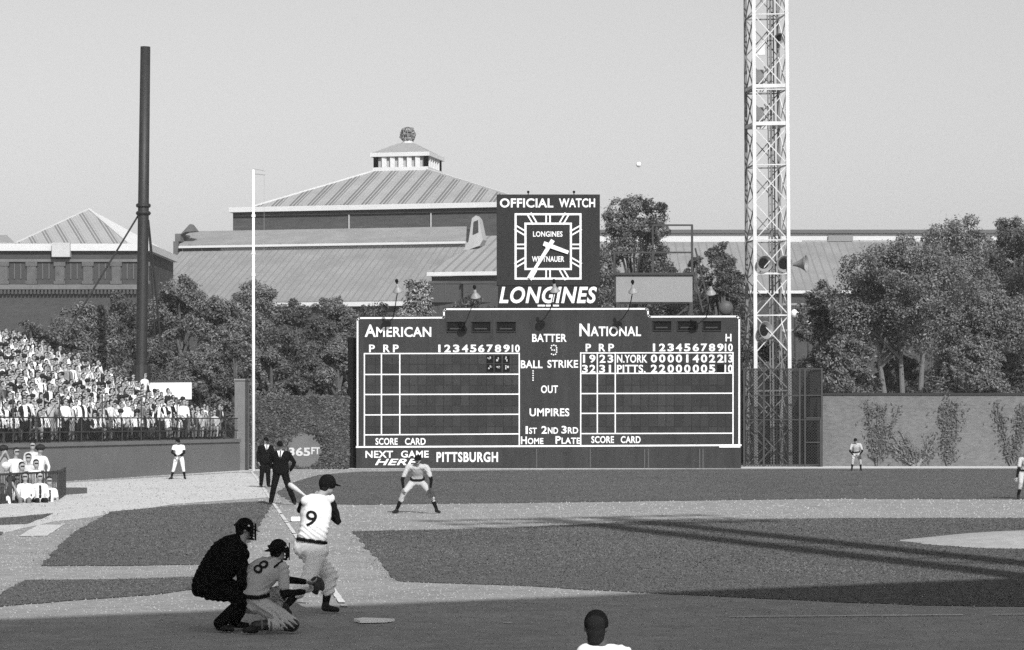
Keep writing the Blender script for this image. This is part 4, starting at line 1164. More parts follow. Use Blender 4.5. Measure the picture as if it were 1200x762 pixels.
TREES = [
 ('low leafy tree behind the top of the packed stand at far left', 40, 376, 42, 150, 3.5, 'mid', 'round', 7000),
 ('round tree left of the dark steel pole', 104, 352, 46, 156, 4, 'mid', 'round', 9000),
 ('tree directly behind the dark steel pole', 152, 342, 44, 168, 3, 'dark', 'round', 8000),
 ('broad tree just right of the dark steel pole', 212, 322, 50, 160, 3, 'mid', 'round', 11000),
 ('smaller tree between the dark pole and the foul pole', 258, 346, 40, 148, 2.5, 'mid', 'round', 8000),
 ('tall tree behind the white foul pole', 304, 328, 46, 166, 3, 'mid', 'round', 10000),
 ('bushy tree right of the foul pole', 352, 350, 42, 156, 3, 'dark', 'round', 8000),
 ('tree behind the ivy wall left of the scoreboard', 396, 346, 38, 164, 3, 'mid', 'round', 8000),
 ('low tree above the word AMERICAN on the scoreboard', 440, 352, 36, 158, 3, 'dark', 'round', 7000),
 ('light leaved tree with bright foliage beside the hooded lamp', 490, 326, 34, 150, 5, 'light', 'cone', 7000),
 ('dark tree between the museum wing and the clock sign', 550, 345, 34, 172, 4, 'dark', 'round', 6000),
 ('tall dark tree rising right of the clock sign', 742, 227, 56, 158, 6, 'mid', 'round', 13000),
 ('dark tree low behind the pale booth', 770, 300, 46, 166, 4, 'dark', 'round', 8000),
 ('dark conical evergreen left of the light tower', 846, 282, 44, 152, 4, 'dark', 'cone', 9000),
 ('small pointed evergreen behind the booth stair', 816, 300, 30, 160, 4, 'dark', 'cone', 6000),
 ('dark tree filling the gap low between the booth stair and the tower', 862, 318, 30, 164, 3, 'dark', 'round', 7000),
 ('shrubby tree behind the foot of the light tower', 905, 395, 46, 150, .5, 'dark', 'round', 8000),
 ('leafy tree standing closest to the light tower on its right', 966, 328, 40, 158, 3, 'mid', 'round', 8000),
 ('large spreading tree above the brick wall with pale trunks', 1056, 274, 82, 153, 7.0, 'mid', 'round', 17000),
 ('tallest tree in the middle of the right hand group', 1122, 252, 58, 172, 5, 'mid', 'round', 13000),
 ('tree with rounded top at the right edge', 1186, 254, 50, 178, 5, 'dark', 'round', 12000),
 ('spreading lower tree in front at the right edge', 1160, 330, 66, 156, 5, 'mid', 'round', 13000),
 ('light low tree above the brick wall near the cage', 985, 392, 44, 150, 2.5, 'mid', 'round', 8000),
 ('light low tree behind the wall under the right edge trees', 1142, 396, 40, 149, 3, 'mid', 'round', 8000),
 ('dark tree filling the gap far right', 1216, 300, 52, 166, 4, 'dark', 'round', 9000),
 ('tree half outside the right edge of the photo', 1262, 262, 62, 162, 3, 'mid', 'round', 9000),
 ('tree just beyond the right edge of the photo', 1350, 280, 70, 166, 2, 'dark', 'round', 9000),
]
for i, (lb, px, yt, hw, D, zl_, tone, shp, n) in enumerate(TREES):
    big = 'pale trunks' in lb
    tree(lb, px, yt, hw, D, zl_, 100 + i, tone, int(n * 4.6), leaf=.072, shape=shp, nb=24 if (n > 12000 or shp == 'cone') else 16, bark=BARK_L if big else None, trunk=3 if big else 1, gappy=.015 if tone != 'dark' else 0, group='trees beyond the outfield wall')
SHR = [
 ('low shrub behind the crowd left of the dark pole', 88, 408, 40, 142, 1), ('shrub between the dark pole and the white board', 190, 398, 36, 142, 1),
 ('rounded shrub above the white board', 236, 412, 36, 141, 1), ('shrub beside the grey wall pier', 276, 402, 32, 141, 1), ('shrub behind the foul pole foot', 318, 396, 34, 141, 1),
 ('shrub over the left part of the ivy wall', 354, 404, 34, 140, 1), ('shrub over the ivy wall next to the scoreboard', 396, 394, 30, 140, 1), ('lowest shrub at far left behind the stand', 30, 402, 40, 146, 1)]
for i, (lb, px, yt, hw, D, zl_) in enumerate(SHR):
    tree(lb, px, yt, hw, D, zl_, 300 + i, ('mid', 'dark')[i % 2], 24000, leaf=.075, nb=12, name='shrub', cat='shrub', group='shrubs behind the stand and ivy wall')
for i, (lb, x) in enumerate((('dark undergrowth shrub beneath the pale trunked tree', 1050), ('dark undergrowth shrub beneath the tallest right tree', 1130), ('dark undergrowth shrub at the right edge above the wall', 1195), ('dark undergrowth shrub behind the cage corner', 975))):
    tree(lb, x, 412, 44, 157, .5, 330 + i, 'dark', 24000, leaf=.075, nb=12, name='shrub', cat='shrub', group='shrubs behind the brick wall')

# ivy over the left wall, with the painted marker left clear
rng = np.random.default_rng(5)
n = 16000
cx_ = rng.uniform(ix0, P(409, 0, ID).x, n); cz_ = rng.uniform(0.05, iz + .12, n)
mc = P(357.5, 527, ID)
dd = np.hypot(cx_ - mc.x, cz_ - mc.z) + rng.normal(0, .06, n)
bump_ = .10 + .09 * np.sin(cx_ * 2.1 + np.sin(cz_ * 2.3)) * np.sin(cz_ * 2.7 + cx_ * .6)
ok = (dd > .93)
c = np.stack([cx_, ID - .03 - np.maximum(0.01, bump_) * rng.uniform(.2, 1.2, n), cz_], 1)[ok]
nn = np.stack([rng.normal(0, .45, len(c)), -np.ones(len(c)), rng.normal(.35, .45, len(c))], 1); nn /= np.linalg.norm(nn, axis=1, keepdims=True)
co, fa = leaf_quads(c, nn, .075, rng)
iv_o = mesh_raw('ivy', co, fa, [leaf_mat('ivy leaves', .03, .13)])
tag(iv_o, 'thick ivy covering the wall round the 365 FT. marker', 'ivy')

# vines on the brick wall
def vine(label, px, w, seed, up=1.0, n=1500):
    rng = np.random.default_rng(seed); rr = random.Random(seed)
    x0 = P(px, 0, 138).x; r = thing('wall_vine', label, 'vine', (x0, 137.9, 0), 'vines climbing the brick wall')
    m = MB(); pts_all = []
    for s in range(9):
        x = rr.uniform(-.12, .12); z = 0; pts = [(x, 0, 0)]; dx = rr.uniform(-w, w) / 8
        for k in range(8):
            z += 3.4 * up * rr.uniform(.6, 1.1) / 8; x += dx * rr.uniform(.2, 1.6) + rr.uniform(-.08, .08); pts.append((x, 0, z))
        m.tube(pts, [.045 - .003*k for k in range(9)], 5); pts_all.append(np.array(pts))
    m.build('stem', BARK_L if seed % 2 else M('vine stem', .2), None).parent = r
    c = []
    for k in range(n):
        p = pts_all[rr.randrange(9)]; j = rr.randrange(1, 8); t = rr.random(); q = p[j]*(1-t) + p[j+1]*t
        c.append((q[0] + rr.gauss(0, .15) * (2.4 if rr.random() < .15 else 1), -.03 - rr.random()*.12, min(q[2] + rr.gauss(0, .16), wz + .6)))
    c = np.array(c); nn = np.stack([rng.normal(0, .4, n), -np.ones(n), rng.normal(.3, .4, n)], 1); nn /= np.linalg.norm(nn, axis=1, keepdims=True)
    co, fa = leaf_quads(c, nn, .065, rng); mesh_raw('leaves', co, fa, [leaf_mat('vine leaves', .05, .15)], r)
vine('vine on the brick wall nearest the left fielder', 1029, 0.8, 11, 1.12, 560)
vine('thick vine with pale stems in the middle of the brick wall', 1112, 0.8, 13, 1.2, 620)
vine('vine fanning out on the brick wall behind the shortstop', 1186, 1.8, 17, 1.1, 620)
vine('low sparse vine creeping between the two larger vines', 1074, 2.6, 20, .6, 420)
# ------------------------------------------------------------------ standing grass tufts and loose clods (real texture of the field)
def inside(pts, poly):
    x, y = pts[:, 0], pts[:, 1]; n = len(poly); res = np.zeros(len(pts), bool)
    j = n - 1
    for i in range(n):
        xi, yi = poly[i][0], poly[i][1]; xj, yj = poly[j][0], poly[j][1]
        c = ((yi > y) != (yj > y)) & (x < (xj - xi) * (y - yi) / (yj - yi + 1e-12) + xi)
        res ^= c; j = i
    return res
def outline(name): return RAGGED[name]
def view_points(n, y0, y1, rng, xm=.225):
    """points spread over the wedge of field between two distances"""
    u = rng.uniform(0, 1, n); y = np.sqrt(y0**2 + u * (y1**2 - y0**2)); x = rng.uniform(-xm, xm, n) * y
    return np.stack([x, y], 1)
TUFT = M('grass tufts', .1, rough=.95, rnd=('island', .090, .134, 1.0), spec=.03, var=.26, scale=.14)
CLOD = M('dirt clods', .2, rough=.95, rnd=('island', .24, .46, 1.0), spec=.02)
def scatter_tufts(name, polys, bands, label, cat, zb):
    rng = np.random.default_rng(77); V_, F_ = [], []; k0 = 0
    for (y0, y1, dens, hgt) in bands:
        area = .225 * (y1**2 - y0**2); p = view_points(int(area * dens), y0, y1, rng)
        ok = np.zeros(len(p), bool)
        for q in polys: ok |= inside(p, q)
        p = p[ok]; n = len(p); p = p + rng.normal(0, .16, p.shape) * (rng.uniform(0, 1, (n, 1)) < .35)
        if not n: continue
        a = rng.uniform(0, np.pi, n); w = hgt * rng.uniform(.5, 1.6, n); h = hgt * rng.uniform(.4, 1.3, n)
        dx, dy = np.cos(a) * w, np.sin(a) * w; lx, ly = rng.normal(0, .5, n) * h, rng.normal(0, .5, n) * h
        z0 = np.full(n, zb)
        v = np.stack([np.stack([p[:,0]-dx*.6, p[:,1]-dy*.6, z0], 1), np.stack([p[:,0]+dx*.6, p[:,1]+dy*.6, z0], 1),
                      np.stack([p[:,0]+dx*.9+lx, p[:,1]+dy*.9+ly, z0+h], 1), np.stack([p[:,0]-dx*.4+lx, p[:,1]-dy*.4+ly, z0+h*.9], 1)], 1).reshape(-1, 3)
        V_.append(v); F_.append(np.arange(4*n).reshape(n, 4) + k0); k0 += 4*n
    o = mesh_raw(name, np.concatenate(V_), np.concatenate(F_), [TUFT]); return tag(o, label, cat, kind='stuff')
scatter_tufts('grass', outline('outfield_grass') , [(70, 100, 80, .014), (100, 134, 40, .016)], 'short clipped outfield grass in front of the scoreboard', 'grass', .008)
scatter_tufts('grass', outline('infield_grass'), [(28, 40, 460, .011), (40, 66, 220, .015)], 'short clipped infield grass right of the plate', 'grass', .008)
scatter_tufts('grass', outline('foul_grass') + outline('bench_grass') + outline('dugout_grass'), [(30, 45, 380, .012), (45, 80, 150, .016)], 'short clipped grass in foul ground left of the plate', 'grass', .010)
rng = np.random.default_rng(78)
V_, F_ = [], []; k0 = 0
green = outline('outfield_grass') + outline('infield_grass') + outline('foul_grass') + outline('bench_grass') + outline('dugout_grass')
for (y0, y1, dens, s) in ((17, 30, 90, .010), (30, 46, 90, .012), (46, 70, 34, .018), (70, 130, 10, .028)):
    area = .225 * (y1**2 - y0**2); p = view_points(int(area * dens), y0, y1, rng)
    ok = np.zeros(len(p), bool)
    for q in green: ok |= inside(p, q)
    ok |= np.hypot(p[:,0] - tb.x, p[:,1] - tb.y) < .5
    ok |= np.hypot(p[:,0] - hx, p[:,1] - hy) < .4
    p = p[~ok]; n = len(p); r_ = s * rng.uniform(.4, 1.5, n); a = rng.uniform(0, 6.28, n)
    vv_ = [np.stack([p[:,0] + r_*np.cos(a+t), p[:,1] + r_*np.sin(a+t), np.full(n, .002)], 1) for t in (0, 2.1, 4.2)] + [np.stack([p[:,0]+r_*.2, p[:,1], .004 + r_*rng.uniform(.5, 1.1, n)], 1)]
    v = np.stack(vv_, 1).reshape(-1, 3); b_ = np.arange(n)[:, None] * 4
    f = np.concatenate([b_ + np.array([[0,1,3]]), b_ + np.array([[1,2,3]]), b_ + np.array([[2,0,3]])], 0) + k0
    V_.append(v); F_.append(f); k0 += 4*n
o = mesh_raw('dirt_clods', np.concatenate(V_), np.concatenate(F_), [CLOD])
tag(o, 'loose clods and pebbles over the bare dirt of the field', 'dirt', kind='stuff')
# ------------------------------------------------------------------ thin autumn haze over the whole ground
m = MB(); m.box((-720, -130, -1.0), (720, 930, 60.0))
hz_m = bpy.data.materials.new('haze'); hz_m.use_nodes = True; hn = hz_m.node_tree; hn.nodes.clear()
ho = hn.nodes.new('ShaderNodeOutputMaterial'); hv = hn.nodes.new('ShaderNodeVolumePrincipled')
hv.inputs['Color'].default_value = (.9, .9, .9, 1); hv.inputs['Density'].default_value = 0.00020; hv.inputs['Anisotropy'].default_value = 0.0
hn.links.new(hv.outputs[0], ho.inputs['Volume'])
hz = m.build('haze', hz_m); tag(hz, 'thin pale haze between the field and the far buildings', 'haze', kind='stuff')
hz.visible_shadow = True
# ------------------------------------------------------------------ people
def V(*a): return Vector(a)

def cap_pts(p0, p1, r0, r1, n=12):
    """closed tapered capsule"""
    p0, p1 = Vector(p0), Vector(p1)
    t = p1 - p0; L = t.length
    t = t.normalized() if L > 1e-6 else Vector((0, 0, 1))
    ref = Vector((0, 0, 1)) if abs(t.z) < 0.9 else Vector((1, 0, 0))
    r = t.cross(ref).normalized(); q = r.cross(t).normalized()
    rings = []
    for a in (-75, -45, -15): rings.append((p0 + t * (r0 * math.sin(math.radians(a))), r0 * math.cos(math.radians(a))))
    rings.append((p0.lerp(p1, 0.5), (r0 + r1) / 2))
    for a in (15, 45, 75): rings.append((p1 + t * (r1 * math.sin(math.radians(a))), r1 * math.cos(math.radians(a))))
    vs = []; fs = []
    for c, rad in rings:
        for k in range(n):
            a = 2 * math.pi * k / n
            vs.append(c + (r * math.cos(a) + q * math.sin(a)) * rad)
    for i in range(len(rings) - 1):
        for k in range(n):
            fs.append((i*n+k, i*n+(k+1)%n, (i+1)*n+(k+1)%n, (i+1)*n+k))
    fs.append(tuple(reversed(range(n)))); fs.append(tuple(range((len(rings)-1)*n, len(rings)*n)))
    return vs, fs

def loft_pts(rings, n=20):
    """rings: (centre, half-width vector, half-depth vector)"""
    vs = []; fs = []
    for c, a, b in rings:
        for k in range(n):
            t = 2 * math.pi * k / n
            ct, st = math.cos(t), math.sin(t)
            e = 0.8
            vs.append(c + a * (math.copysign(abs(ct) ** e, ct)) + b * (math.copysign(abs(st) ** e, st)))
    for i in range(len(rings) - 1):
        for k in range(n):
            fs.append((i*n+k, i*n+(k+1)%n, (i+1)*n+(k+1)%n, (i+1)*n+k))
    fs.append(tuple(reversed(range(n)))); fs.append(tuple(range((len(rings)-1)*n, len(rings)*n)))
    return vs, fs

def ell_pts(c, ax, n=16, m=10):
    """ellipsoid, ax: three half-axis vectors"""
    b = MB(); b.ball((0, 0, 0), 1.0, n, m)
    return [Vector(c) + ax[0]*p[0] + ax[1]*p[1] + ax[2]*p[2] for p in b.v], b.f

def remesh(prims, voxel, smooth=4):
    """one continuous surface round all the shapes"""
    b = MB()
    for vs, fs in prims: b.add(vs, fs)
    me = bpy.data.meshes.new('body'); me.from_pydata(b.v, [], b.f)
    bm = bmesh.new(); bm.from_mesh(me); bmesh.ops.recalc_face_normals(bm, faces=bm.faces); bm.to_mesh(me); bm.free()
    o = bpy.data.objects.new('body', me); COL.objects.link(o)
    r = o.modifiers.new('r', 'REMESH'); r.mode = 'VOXEL'; r.voxel_size = voxel; r.use_smooth_shade = True
    if smooth:
        s = o.modifiers.new('s', 'SMOOTH'); s.factor = 0.5; s.iterations = smooth
    dg = bpy.context.evaluated_depsgraph_get()
    out = bpy.data.meshes.new_from_object(o.evaluated_get(dg))
    bpy.data.objects.remove(o); bpy.data.meshes.remove(me)
    out.polygons.foreach_set('use_smooth', [True] * len(out.polygons))
    out.materials.clear()
    return out

def folds(me, amp, freq, seed=0.0, ztop=9.0):
    """drapes in cloth: real displacement, long slanting ridges that come and go"""
    off = Vector((seed * 3.1, seed * 1.7, seed * 5.3))
    sg = -1 if int(seed) % 2 else 1
    ns = [v.normal.copy() for v in me.vertices]
    for v, nn in zip(me.vertices, ns):
        c = v.co
        w = noise.noise(c * 3.2 + off) * 3.4 + noise.noise(c * 7 + off) * .9
        ph = 6.283 * freq * 1.55 * (c.z + sg * .8 * c.x + .35 * c.y) + w * 1.5
        ridge = (math.sin(ph) * .5 + .5) ** 1.6
        mask = min(1, max(0, noise.noise(c * 4.3 + off * 1.7) * 1.5 + .62))
        if c.z > ztop: mask *= max(.12, 1 - (c.z - ztop) * 9)
        big = noise.noise(c * 5 + off)
        v.co += nn * amp * (ridge * 1.15 * mask + big * .45 - .25)

def mesh_obj(name, me, mat, parent):
    me.name = name
    for m in (mat if isinstance(mat, (list, tuple)) else [mat]): me.materials.append(m)
    o = bpy.data.objects.new(name, me); COL.objects.link(o); o.parent = parent
    return o

def prims_obj(name, prims, mat, parent, smooth=True):
    b = MB()
    for vs, fs in prims: b.add(vs, fs)
    me = bpy.data.meshes.new(name); me.from_pydata(b.v, [], b.f)
    bm = bmesh.new(); bm.from_mesh(me); bmesh.ops.recalc_face_normals(bm, faces=bm.faces); bm.to_mesh(me); bm.free()
    if smooth: me.polygons.foreach_set('use_smooth', [True] * len(me.polygons))
    return mesh_obj(name, me, mat, parent)

SKIN = M('skin', 0.30, rough=0.6, var=0.06, scale=9)
SKIN_DARK = M('eyes and brows', 0.03, rough=0.5)
WHITE_CLOTH = M('white flannel', 0.70, rough=0.95, var=0.04, scale=6, fine=0.05, fscale=60)
GREY_CLOTH = M('grey flannel', 0.42, rough=0.95, var=0.06, scale=6, fine=0.07, fscale=60)
DARK_CLOTH = M('dark wool', 0.010, rough=1.0, var=0.15, scale=8, spec=0.03)
SUIT = M('umpire suit', 0.007, rough=1.0, var=0.2, scale=5, spec=0.02)
SHOE = M('black leather', 0.012, rough=0.55, spec=0.25)
LEATHER = M('glove leather', 0.045, rough=0.7, var=0.25, scale=14)
CAPM = M('cap cloth', 0.008, rough=1.0, var=0.15, scale=10, spec=0.05)
BONE = M('white paint', 0.78, rough=0.6, var=0.04, scale=4)

def torso_rings(J, grow=0.0, t0=-0.10, t1=1.10, wf=1.0, n=9):
    sl, sr, hl, hr = (Vector(J[k]) for k in ('sl', 'sr', 'hl', 'hr'))
    cs = (sl + sr) / 2; ch = (hl + hr) / 2
    mid = Vector(J['mid']) if 'mid' in J else (cs + ch) / 2
    ctrl = mid * 2 - (cs + ch) / 2
    ws = (sr - sl).normalized(); wh = (hr - hl).normalized()
    prof = [(-.14, .10, .085), (-.04, .155, .115), (.10, .165, .12), (.22, .157, .115), (.32, .148, .108), (.5, .150, .110),
            (.72, .165, .120), (.88, .165, .110), (1.0, .125, .085), (1.09, .075, .065)]
    out = []
    for t, w, d in prof:
        if t < t0 - 1e-6 or t > t1 + 1e-6: continue
        tt = t
        c = ch * (1-tt)**2 + ctrl * 2*tt*(1-tt) + cs * tt**2
        tg = ((ctrl - ch) * (1-tt) + (cs - ctrl) * tt).normalized()
        k = min(1, max(0, tt))
        wv = (wh * (1-k) + ws * k).normalized()
        wv = (wv - tg * wv.dot(tg)).normalized()
        fv = tg.cross(wv).normalized()
        out.append((c, wv * (w * wf + grow), fv * (d * wf + grow)))
    return out

def lerp(a, b, t): return Vector(a).lerp(Vector(b), t)

def hand(w, e, curl=0.4, s=1.0, spread=1.0):
    """palm (returned for the body surface) and five separate bent fingers"""
    w, e = Vector(w), Vector(e)
    d = (w - e).normalized()
    side = d.cross(Vector((0.3, 0.5, 0.8))).normalized(); pn = side.cross(d).normalized()
    palm_c = w + d * 0.05 * s
    palm = [ell_pts(palm_c, [side * 0.042 * s, d * 0.055 * s, pn * 0.018 * s], 10, 6)]
    fing = []
    for i, ln in enumerate((0.070, 0.078, 0.073, 0.058)):
        b = palm_c + d * 0.042 * s + side * (i - 1.5) * 0.02 * s * spread
        k = b + (d * math.cos(curl) + pn * math.sin(curl)) * ln * 0.5 * s
        t = k + (d * math.cos(curl * 2.2) + pn * math.sin(curl * 2.2)) * ln * 0.5 * s
        fing += [cap_pts(b, k, .0098*s, .009*s, 6), cap_pts(k, t, .009*s, .0075*s, 6)]
    b = palm_c - d * 0.015 * s - side * 0.038 * s
    k = b + (d * 0.75 - side * 0.6).normalized() * 0.036 * s
    t = k + (d * 0.95 - side * 0.1 + pn * 0.35).normalized() * 0.032 * s
    fing += [cap_pts(b, k, .012*s, .0105*s, 6), cap_pts(k, t, .0105*s, .0085*s, 6)]
    return palm, fing

def figure(label, loc, J, fit, category='person', group=None, voxel=0.014, rotz=0.0):
    """J: joints (x right in the photo, y away from the camera, z up, metres from loc);
    fit: clothes. Body is one continuous mesh; clothes and hair are its children."""
    root = thing('person', label, category, loc, group)
    root.rotation_euler = (0, 0, rotz)
    J = {k: (Vector(v) if not isinstance(v, (int, float)) else v) for k, v in J.items()}
    seed = fit.get('seed', 1.0); wf = fit.get('build', 1.0)
    face = J['face'].normalized()
    up = J.get('hup', Vector((0, 0, 1)))
    up = (up - face * up.dot(face)).normalized()
    rt = face.cross(up).normalized()
    hc = J['head']; cs = (J['sl'] + J['sr']) / 2
    # ---- skin
    skin = [loft_pts(torso_rings(J, -0.022, wf=wf))]
    skin.append(cap_pts(cs + (hc - cs) * 0.05, hc - up * 0.05 - face * 0.01, .058, .054))
    skin.append(ell_pts(hc + up * 0.025 - face * 0.008, [rt * .076, face * .094, up * .092]))
    skin.append(ell_pts(hc - up * 0.055 + face * 0.022, [rt * .055, face * .062, up * .062]))
    skin.append(cap_pts(hc + face * .085 + up * .008, hc + face * .103 - up * .022, .010, .015, 8))       # nose
    skin.append(ell_pts(hc - up * .098 + face * .062, [rt * .022, face * .022, up * .018], 8, 6))         # chin
    for s in (-1, 1):
        skin.append(ell_pts(hc + rt * s * .080 - up * .008 - face * .012, [rt * .011, face * .020, up * .032], 8, 6))   # ears
    fingers = []
    for s in 'lr':
        S, E, W = J['s'+s], J['e'+s], J['w'+s]
        skin += [cap_pts(S, E, .050, .040), cap_pts(E, W, .040, .027)]
        pl, fg = hand(W, E, J.get('curl', 0.45))
        skin += pl; fingers += fg
        Hh, K, A, T = J['h'+s], J['k'+s], J['a'+s], J['t'+s]
        skin += [cap_pts(Hh, K, .078, .052), cap_pts(K, lerp(K, A, .35), .052, .052), cap_pts(lerp(K, A, .3), A, .052, .036),
                 cap_pts(A - V(0, 0, .03), lerp(A, T, .9) - V(0, 0, .02), .035, .030)]
    me = remesh(skin, voxel, 3)
    bm = bmesh.new(); bm.from_mesh(me)
    for vs, fs in fingers:
        nv = [bm.verts.new(p) for p in vs]
        for f in fs:
            bm.faces.new([nv[i] for i in f]).smooth = True
    bm.to_mesh(me); bm.free()
    body = mesh_obj('body', me, [fit.get('skin', SKIN), SKIN_DARK], root)
    eyes = [hc + face * .082 + rt * s * .031 + up * .012 for s in (-1, 1)]
    mouth = hc + face * .088 - up * .058
    for p in me.polygons:
        c = p.center
        if min((c - e).length for e in eyes) < .017 or (abs((c - mouth).dot(up)) < .007 and (c - mouth).length < .026):
            p.material_index = 1
    # ---- jersey or jacket
    jm = fit['jersey']
    jj = [loft_pts(torso_rings(J, fit.get('loose', 0.008), t0=fit.get('hem', .22), t1=1.10, wf=wf))]
    sl_len = fit.get('sleeve', 0.75)
    for s in 'lr':
        S, E, W = J['s'+s], J['e'+s], J['w'+s]
        jj.append(cap_pts(lerp(cs, S, .35), S, .085, .068))
        if sl_len > 0:
            if sl_len <= 1:
                jj.append(cap_pts(S, lerp(S, E, sl_len), .070, .066))
            else:
                jj += [cap_pts(S, E, .072, .060), cap_pts(E, lerp(E, W, sl_len - 1), .060, .047)]
    jme = remesh(jj, voxel, 3); folds(jme, fit.get('crease', .010), fit.get('cfreq', 9), seed, fit.get('ztop', 9.0))
    jersey = mesh_obj(fit.get('top_name', 'jersey'), jme, jm, root)
    if 'under' in fit:
        for s in 'lr':
            S, E, W = J['s'+s], J['e'+s], J['w'+s]
            um = remesh([cap_pts(lerp(S, E, .05), E, .058, .049), cap_pts(E, lerp(E, W, fit.get('under_len', .95)), .049, .036)], voxel, 2)
            folds(um, .006, 12, seed + 4)
            mesh_obj('sleeve', um, fit['under'], root)
    # ---- trousers
    tp = [loft_pts(torso_rings(J, .012, t0=-.14, t1=.23, wf=wf))]
    cut = fit.get('cut', .45)
    for s in 'lr':
        Hh, K, A = J['h'+s], J['k'+s], J['a'+s]
        b = fit.get('baggy', 1.0)
        tp += [cap_pts(Hh, lerp(Hh, K, .5), .100*b, .092*b), cap_pts(lerp(Hh, K, .5), K, .092*b, .078*b), cap_pts(K, lerp(K, A, cut), .078*b, .064*b)]
    tm = remesh(tp, voxel, 3); folds(tm, fit.get('crease', .010) * 1.1, fit.get('cfreq', 9), seed + 9)
    mesh_obj('trousers', tm, fit['trousers'], root)
    if fit.get('belt'):
        rg = [r for r in torso_rings(J, .034, t0=.1, t1=.33, wf=wf)]
        c = rg[0][0].lerp(rg[1][0], .75); a = rg[0][1].lerp(rg[1][1], .75); d = rg[0][2].lerp(rg[1][2], .75)
        tg = (rg[1][0] - rg[0][0]).normalized() * .017
        prims_obj('belt', [loft_pts([(c - tg, a, d), (c + tg, a, d)])], fit['belt'], root)
    for s in 'lr':
        K, A, T = J['k'+s], J['a'+s], J['t'+s]
        if 'socks' in fit:
            prims_obj('sock', [cap_pts(lerp(K, A, cut - .06), A, .060, .041)], fit['socks'], root)
        d = (T - A); d.z = 0; d = d.normalized() if d.length > 1e-4 else Vector((0, -1, 0))
        sh = [cap_pts(A + V(0, 0, .0), A - V(0, 0, .045) - d * .01, .048, .046), cap_pts(A - V(0, 0, .045), T, .046, .036)]
        sm = remesh(sh, .012, 2)
        mesh_obj('shoe', sm, fit.get('shoes', SHOE), root)
    # ---- hair, cap
    if 'hair' in fit:
        hm = remesh([ell_pts(hc + up * .030 - face * .022, [rt * .082, face * .090, up * .086]),
                     ell_pts(hc - up * .03 - face * .045, [rt * .072, face * .05, up * .06])] + ([ell_pts(hc - up * .085 - face * .025, [rt * .066, face * .055, up * .06])] if fit.get('long_hair') else []) + [], .012, 2)
        mesh_obj('hair', hm, fit['hair'], root)
    if 'cap' in fit:
        ct = fit.get('cap_turn', 0.0)
        bf = (Matrix.Rotation(ct, 3, up) @ face)
        br = bf.cross(up).normalized()
        cc = hc + up * .030
        hlf = fit.get('helmet', 0.0)
        cp = [ell_pts(cc - up * hlf * .2, [br * (.090 + hlf * .2), bf * (.106 + hlf * .2), up * (.102 + hlf * .3)], 20, 12)]
        cme = remesh(cp, .010, 1)
        # open underside: flatten what is under the band
        for v in cme.vertices:
            h = (v.co - cc).dot(up)
            lim = -.030 - hlf * .9
            if h < lim: v.co += up * (lim - h)
        cap = mesh_obj('helmet' if hlf else 'cap', cme, fit['cap'], root)
        vz = [cap_pts(cc + bf * .085 - up * .008, cc + bf * .150 - up * .026, .04, .038, 10)]
        vis = []
        for vs, fs in vz:
            o0 = cc + bf * .12 - up * .017
            nn = (up + bf * .27).normalized()
            vs = [o0 + (p - o0) - nn * ((p - o0).dot(nn) * .86) + br * ((p - o0).dot(br) * .75) for p in vs]
            vis.append((vs, fs))
        prims_obj('visor', vis, fit['cap'], cap)
    if 'shirt_front' in fit:      # collar, shirt and tie showing in the jacket opening
        rg = torso_rings(J, fit.get('loose', .008) + .012, t0=.7, t1=1.05, wf=wf)
        fdir = rg[1][2].normalized(); wdir = rg[1][1].normalized()
        # the ring depth axis points forward for up x right
        top = cs + (hc - cs) * .34 + face * .075; bot = rg[0][0] + rg[0][2] * 1.02
        if (bot - cs).dot(face) < 0: bot = rg[0][0] - rg[0][2] * 1.02
        b = MB(); b.add([top - wdir * .095, top + wdir * .095, bot + wdir * .008, bot - wdir * .004], [(0, 1, 2, 3)])
        n = (bot - top).cross(wdir).normalized()
        if n.dot(face) < 0: n = -n
        vsb = [v for v in b.v]
        pr = MB(); pr.prism([Vector(v) + n * .03 for v in vsb], n * -.09)
        sho = pr.build('shirt', fit['shirt_front'], None); sho.parent = root
        tb = MB(); tb.prism([top - wdir * .018 + n * .034, top + wdir * .018 + n * .034, bot + wdir * .02 + n * .034 , bot - wdir * .02 + n * .034], n * -.03)
        tie = tb.build('tie', fit['tie'], None); tie.parent = sho
    return root, J, jersey

def glove(name, label, root, c, fwd, up, s=1.0, mitt=False):
    """leather glove: padded heel, thumb, four fingers (or one mitt edge) and webbing"""
    c = Vector(c); f = Vector(fwd).normalized(); u = Vector(up); u = (u - f * u.dot(f)).normalized(); r = f.cross(u)
    pr = [ell_pts(c, [r * .085 * s, u * .095 * s, f * .038 * s])]
    if mitt:
        for k in range(11):
            a = math.radians(-40 + k * 26)
            a2 = math.radians(-40 + (k + 1) * 26)
            pr.append(cap_pts(c + (r * math.cos(a) + u * math.sin(a)) * .098 * s + f * .03 * s, c + (r * math.cos(a2) + u * math.sin(a2)) * .098 * s + f * .03 * s, .036 * s, .036 * s, 8))
    else:
        for k in range(4):
            b = c + r * (-.06 + .042 * k) * s + u * .06 * s
            pr.append(cap_pts(b, b + u * .10 * s + f * .045 * s + r * (k - 1.5) * .01 * s, .026 * s, .022 * s, 8))
        pr.append(cap_pts(c - r * .08 * s - u * .02 * s, c - r * .12 * s + u * .08 * s + f * .05 * s, .030 * s, .024 * s, 8))
        pr.append(cap_pts(c - r * .10 * s + u * .07 * s + f * .03 * s, c - r * .05 * s + u * .13 * s + f * .03 * s, .016 * s, .016 * s, 8))
    me = remesh(pr, .009, 1)
    o = mesh_obj(name, me, LEATHER, None)
    for v in me.vertices: v.co -= c
    o.location = Vector(root.location) + c
    return tag(o, label, 'glove')

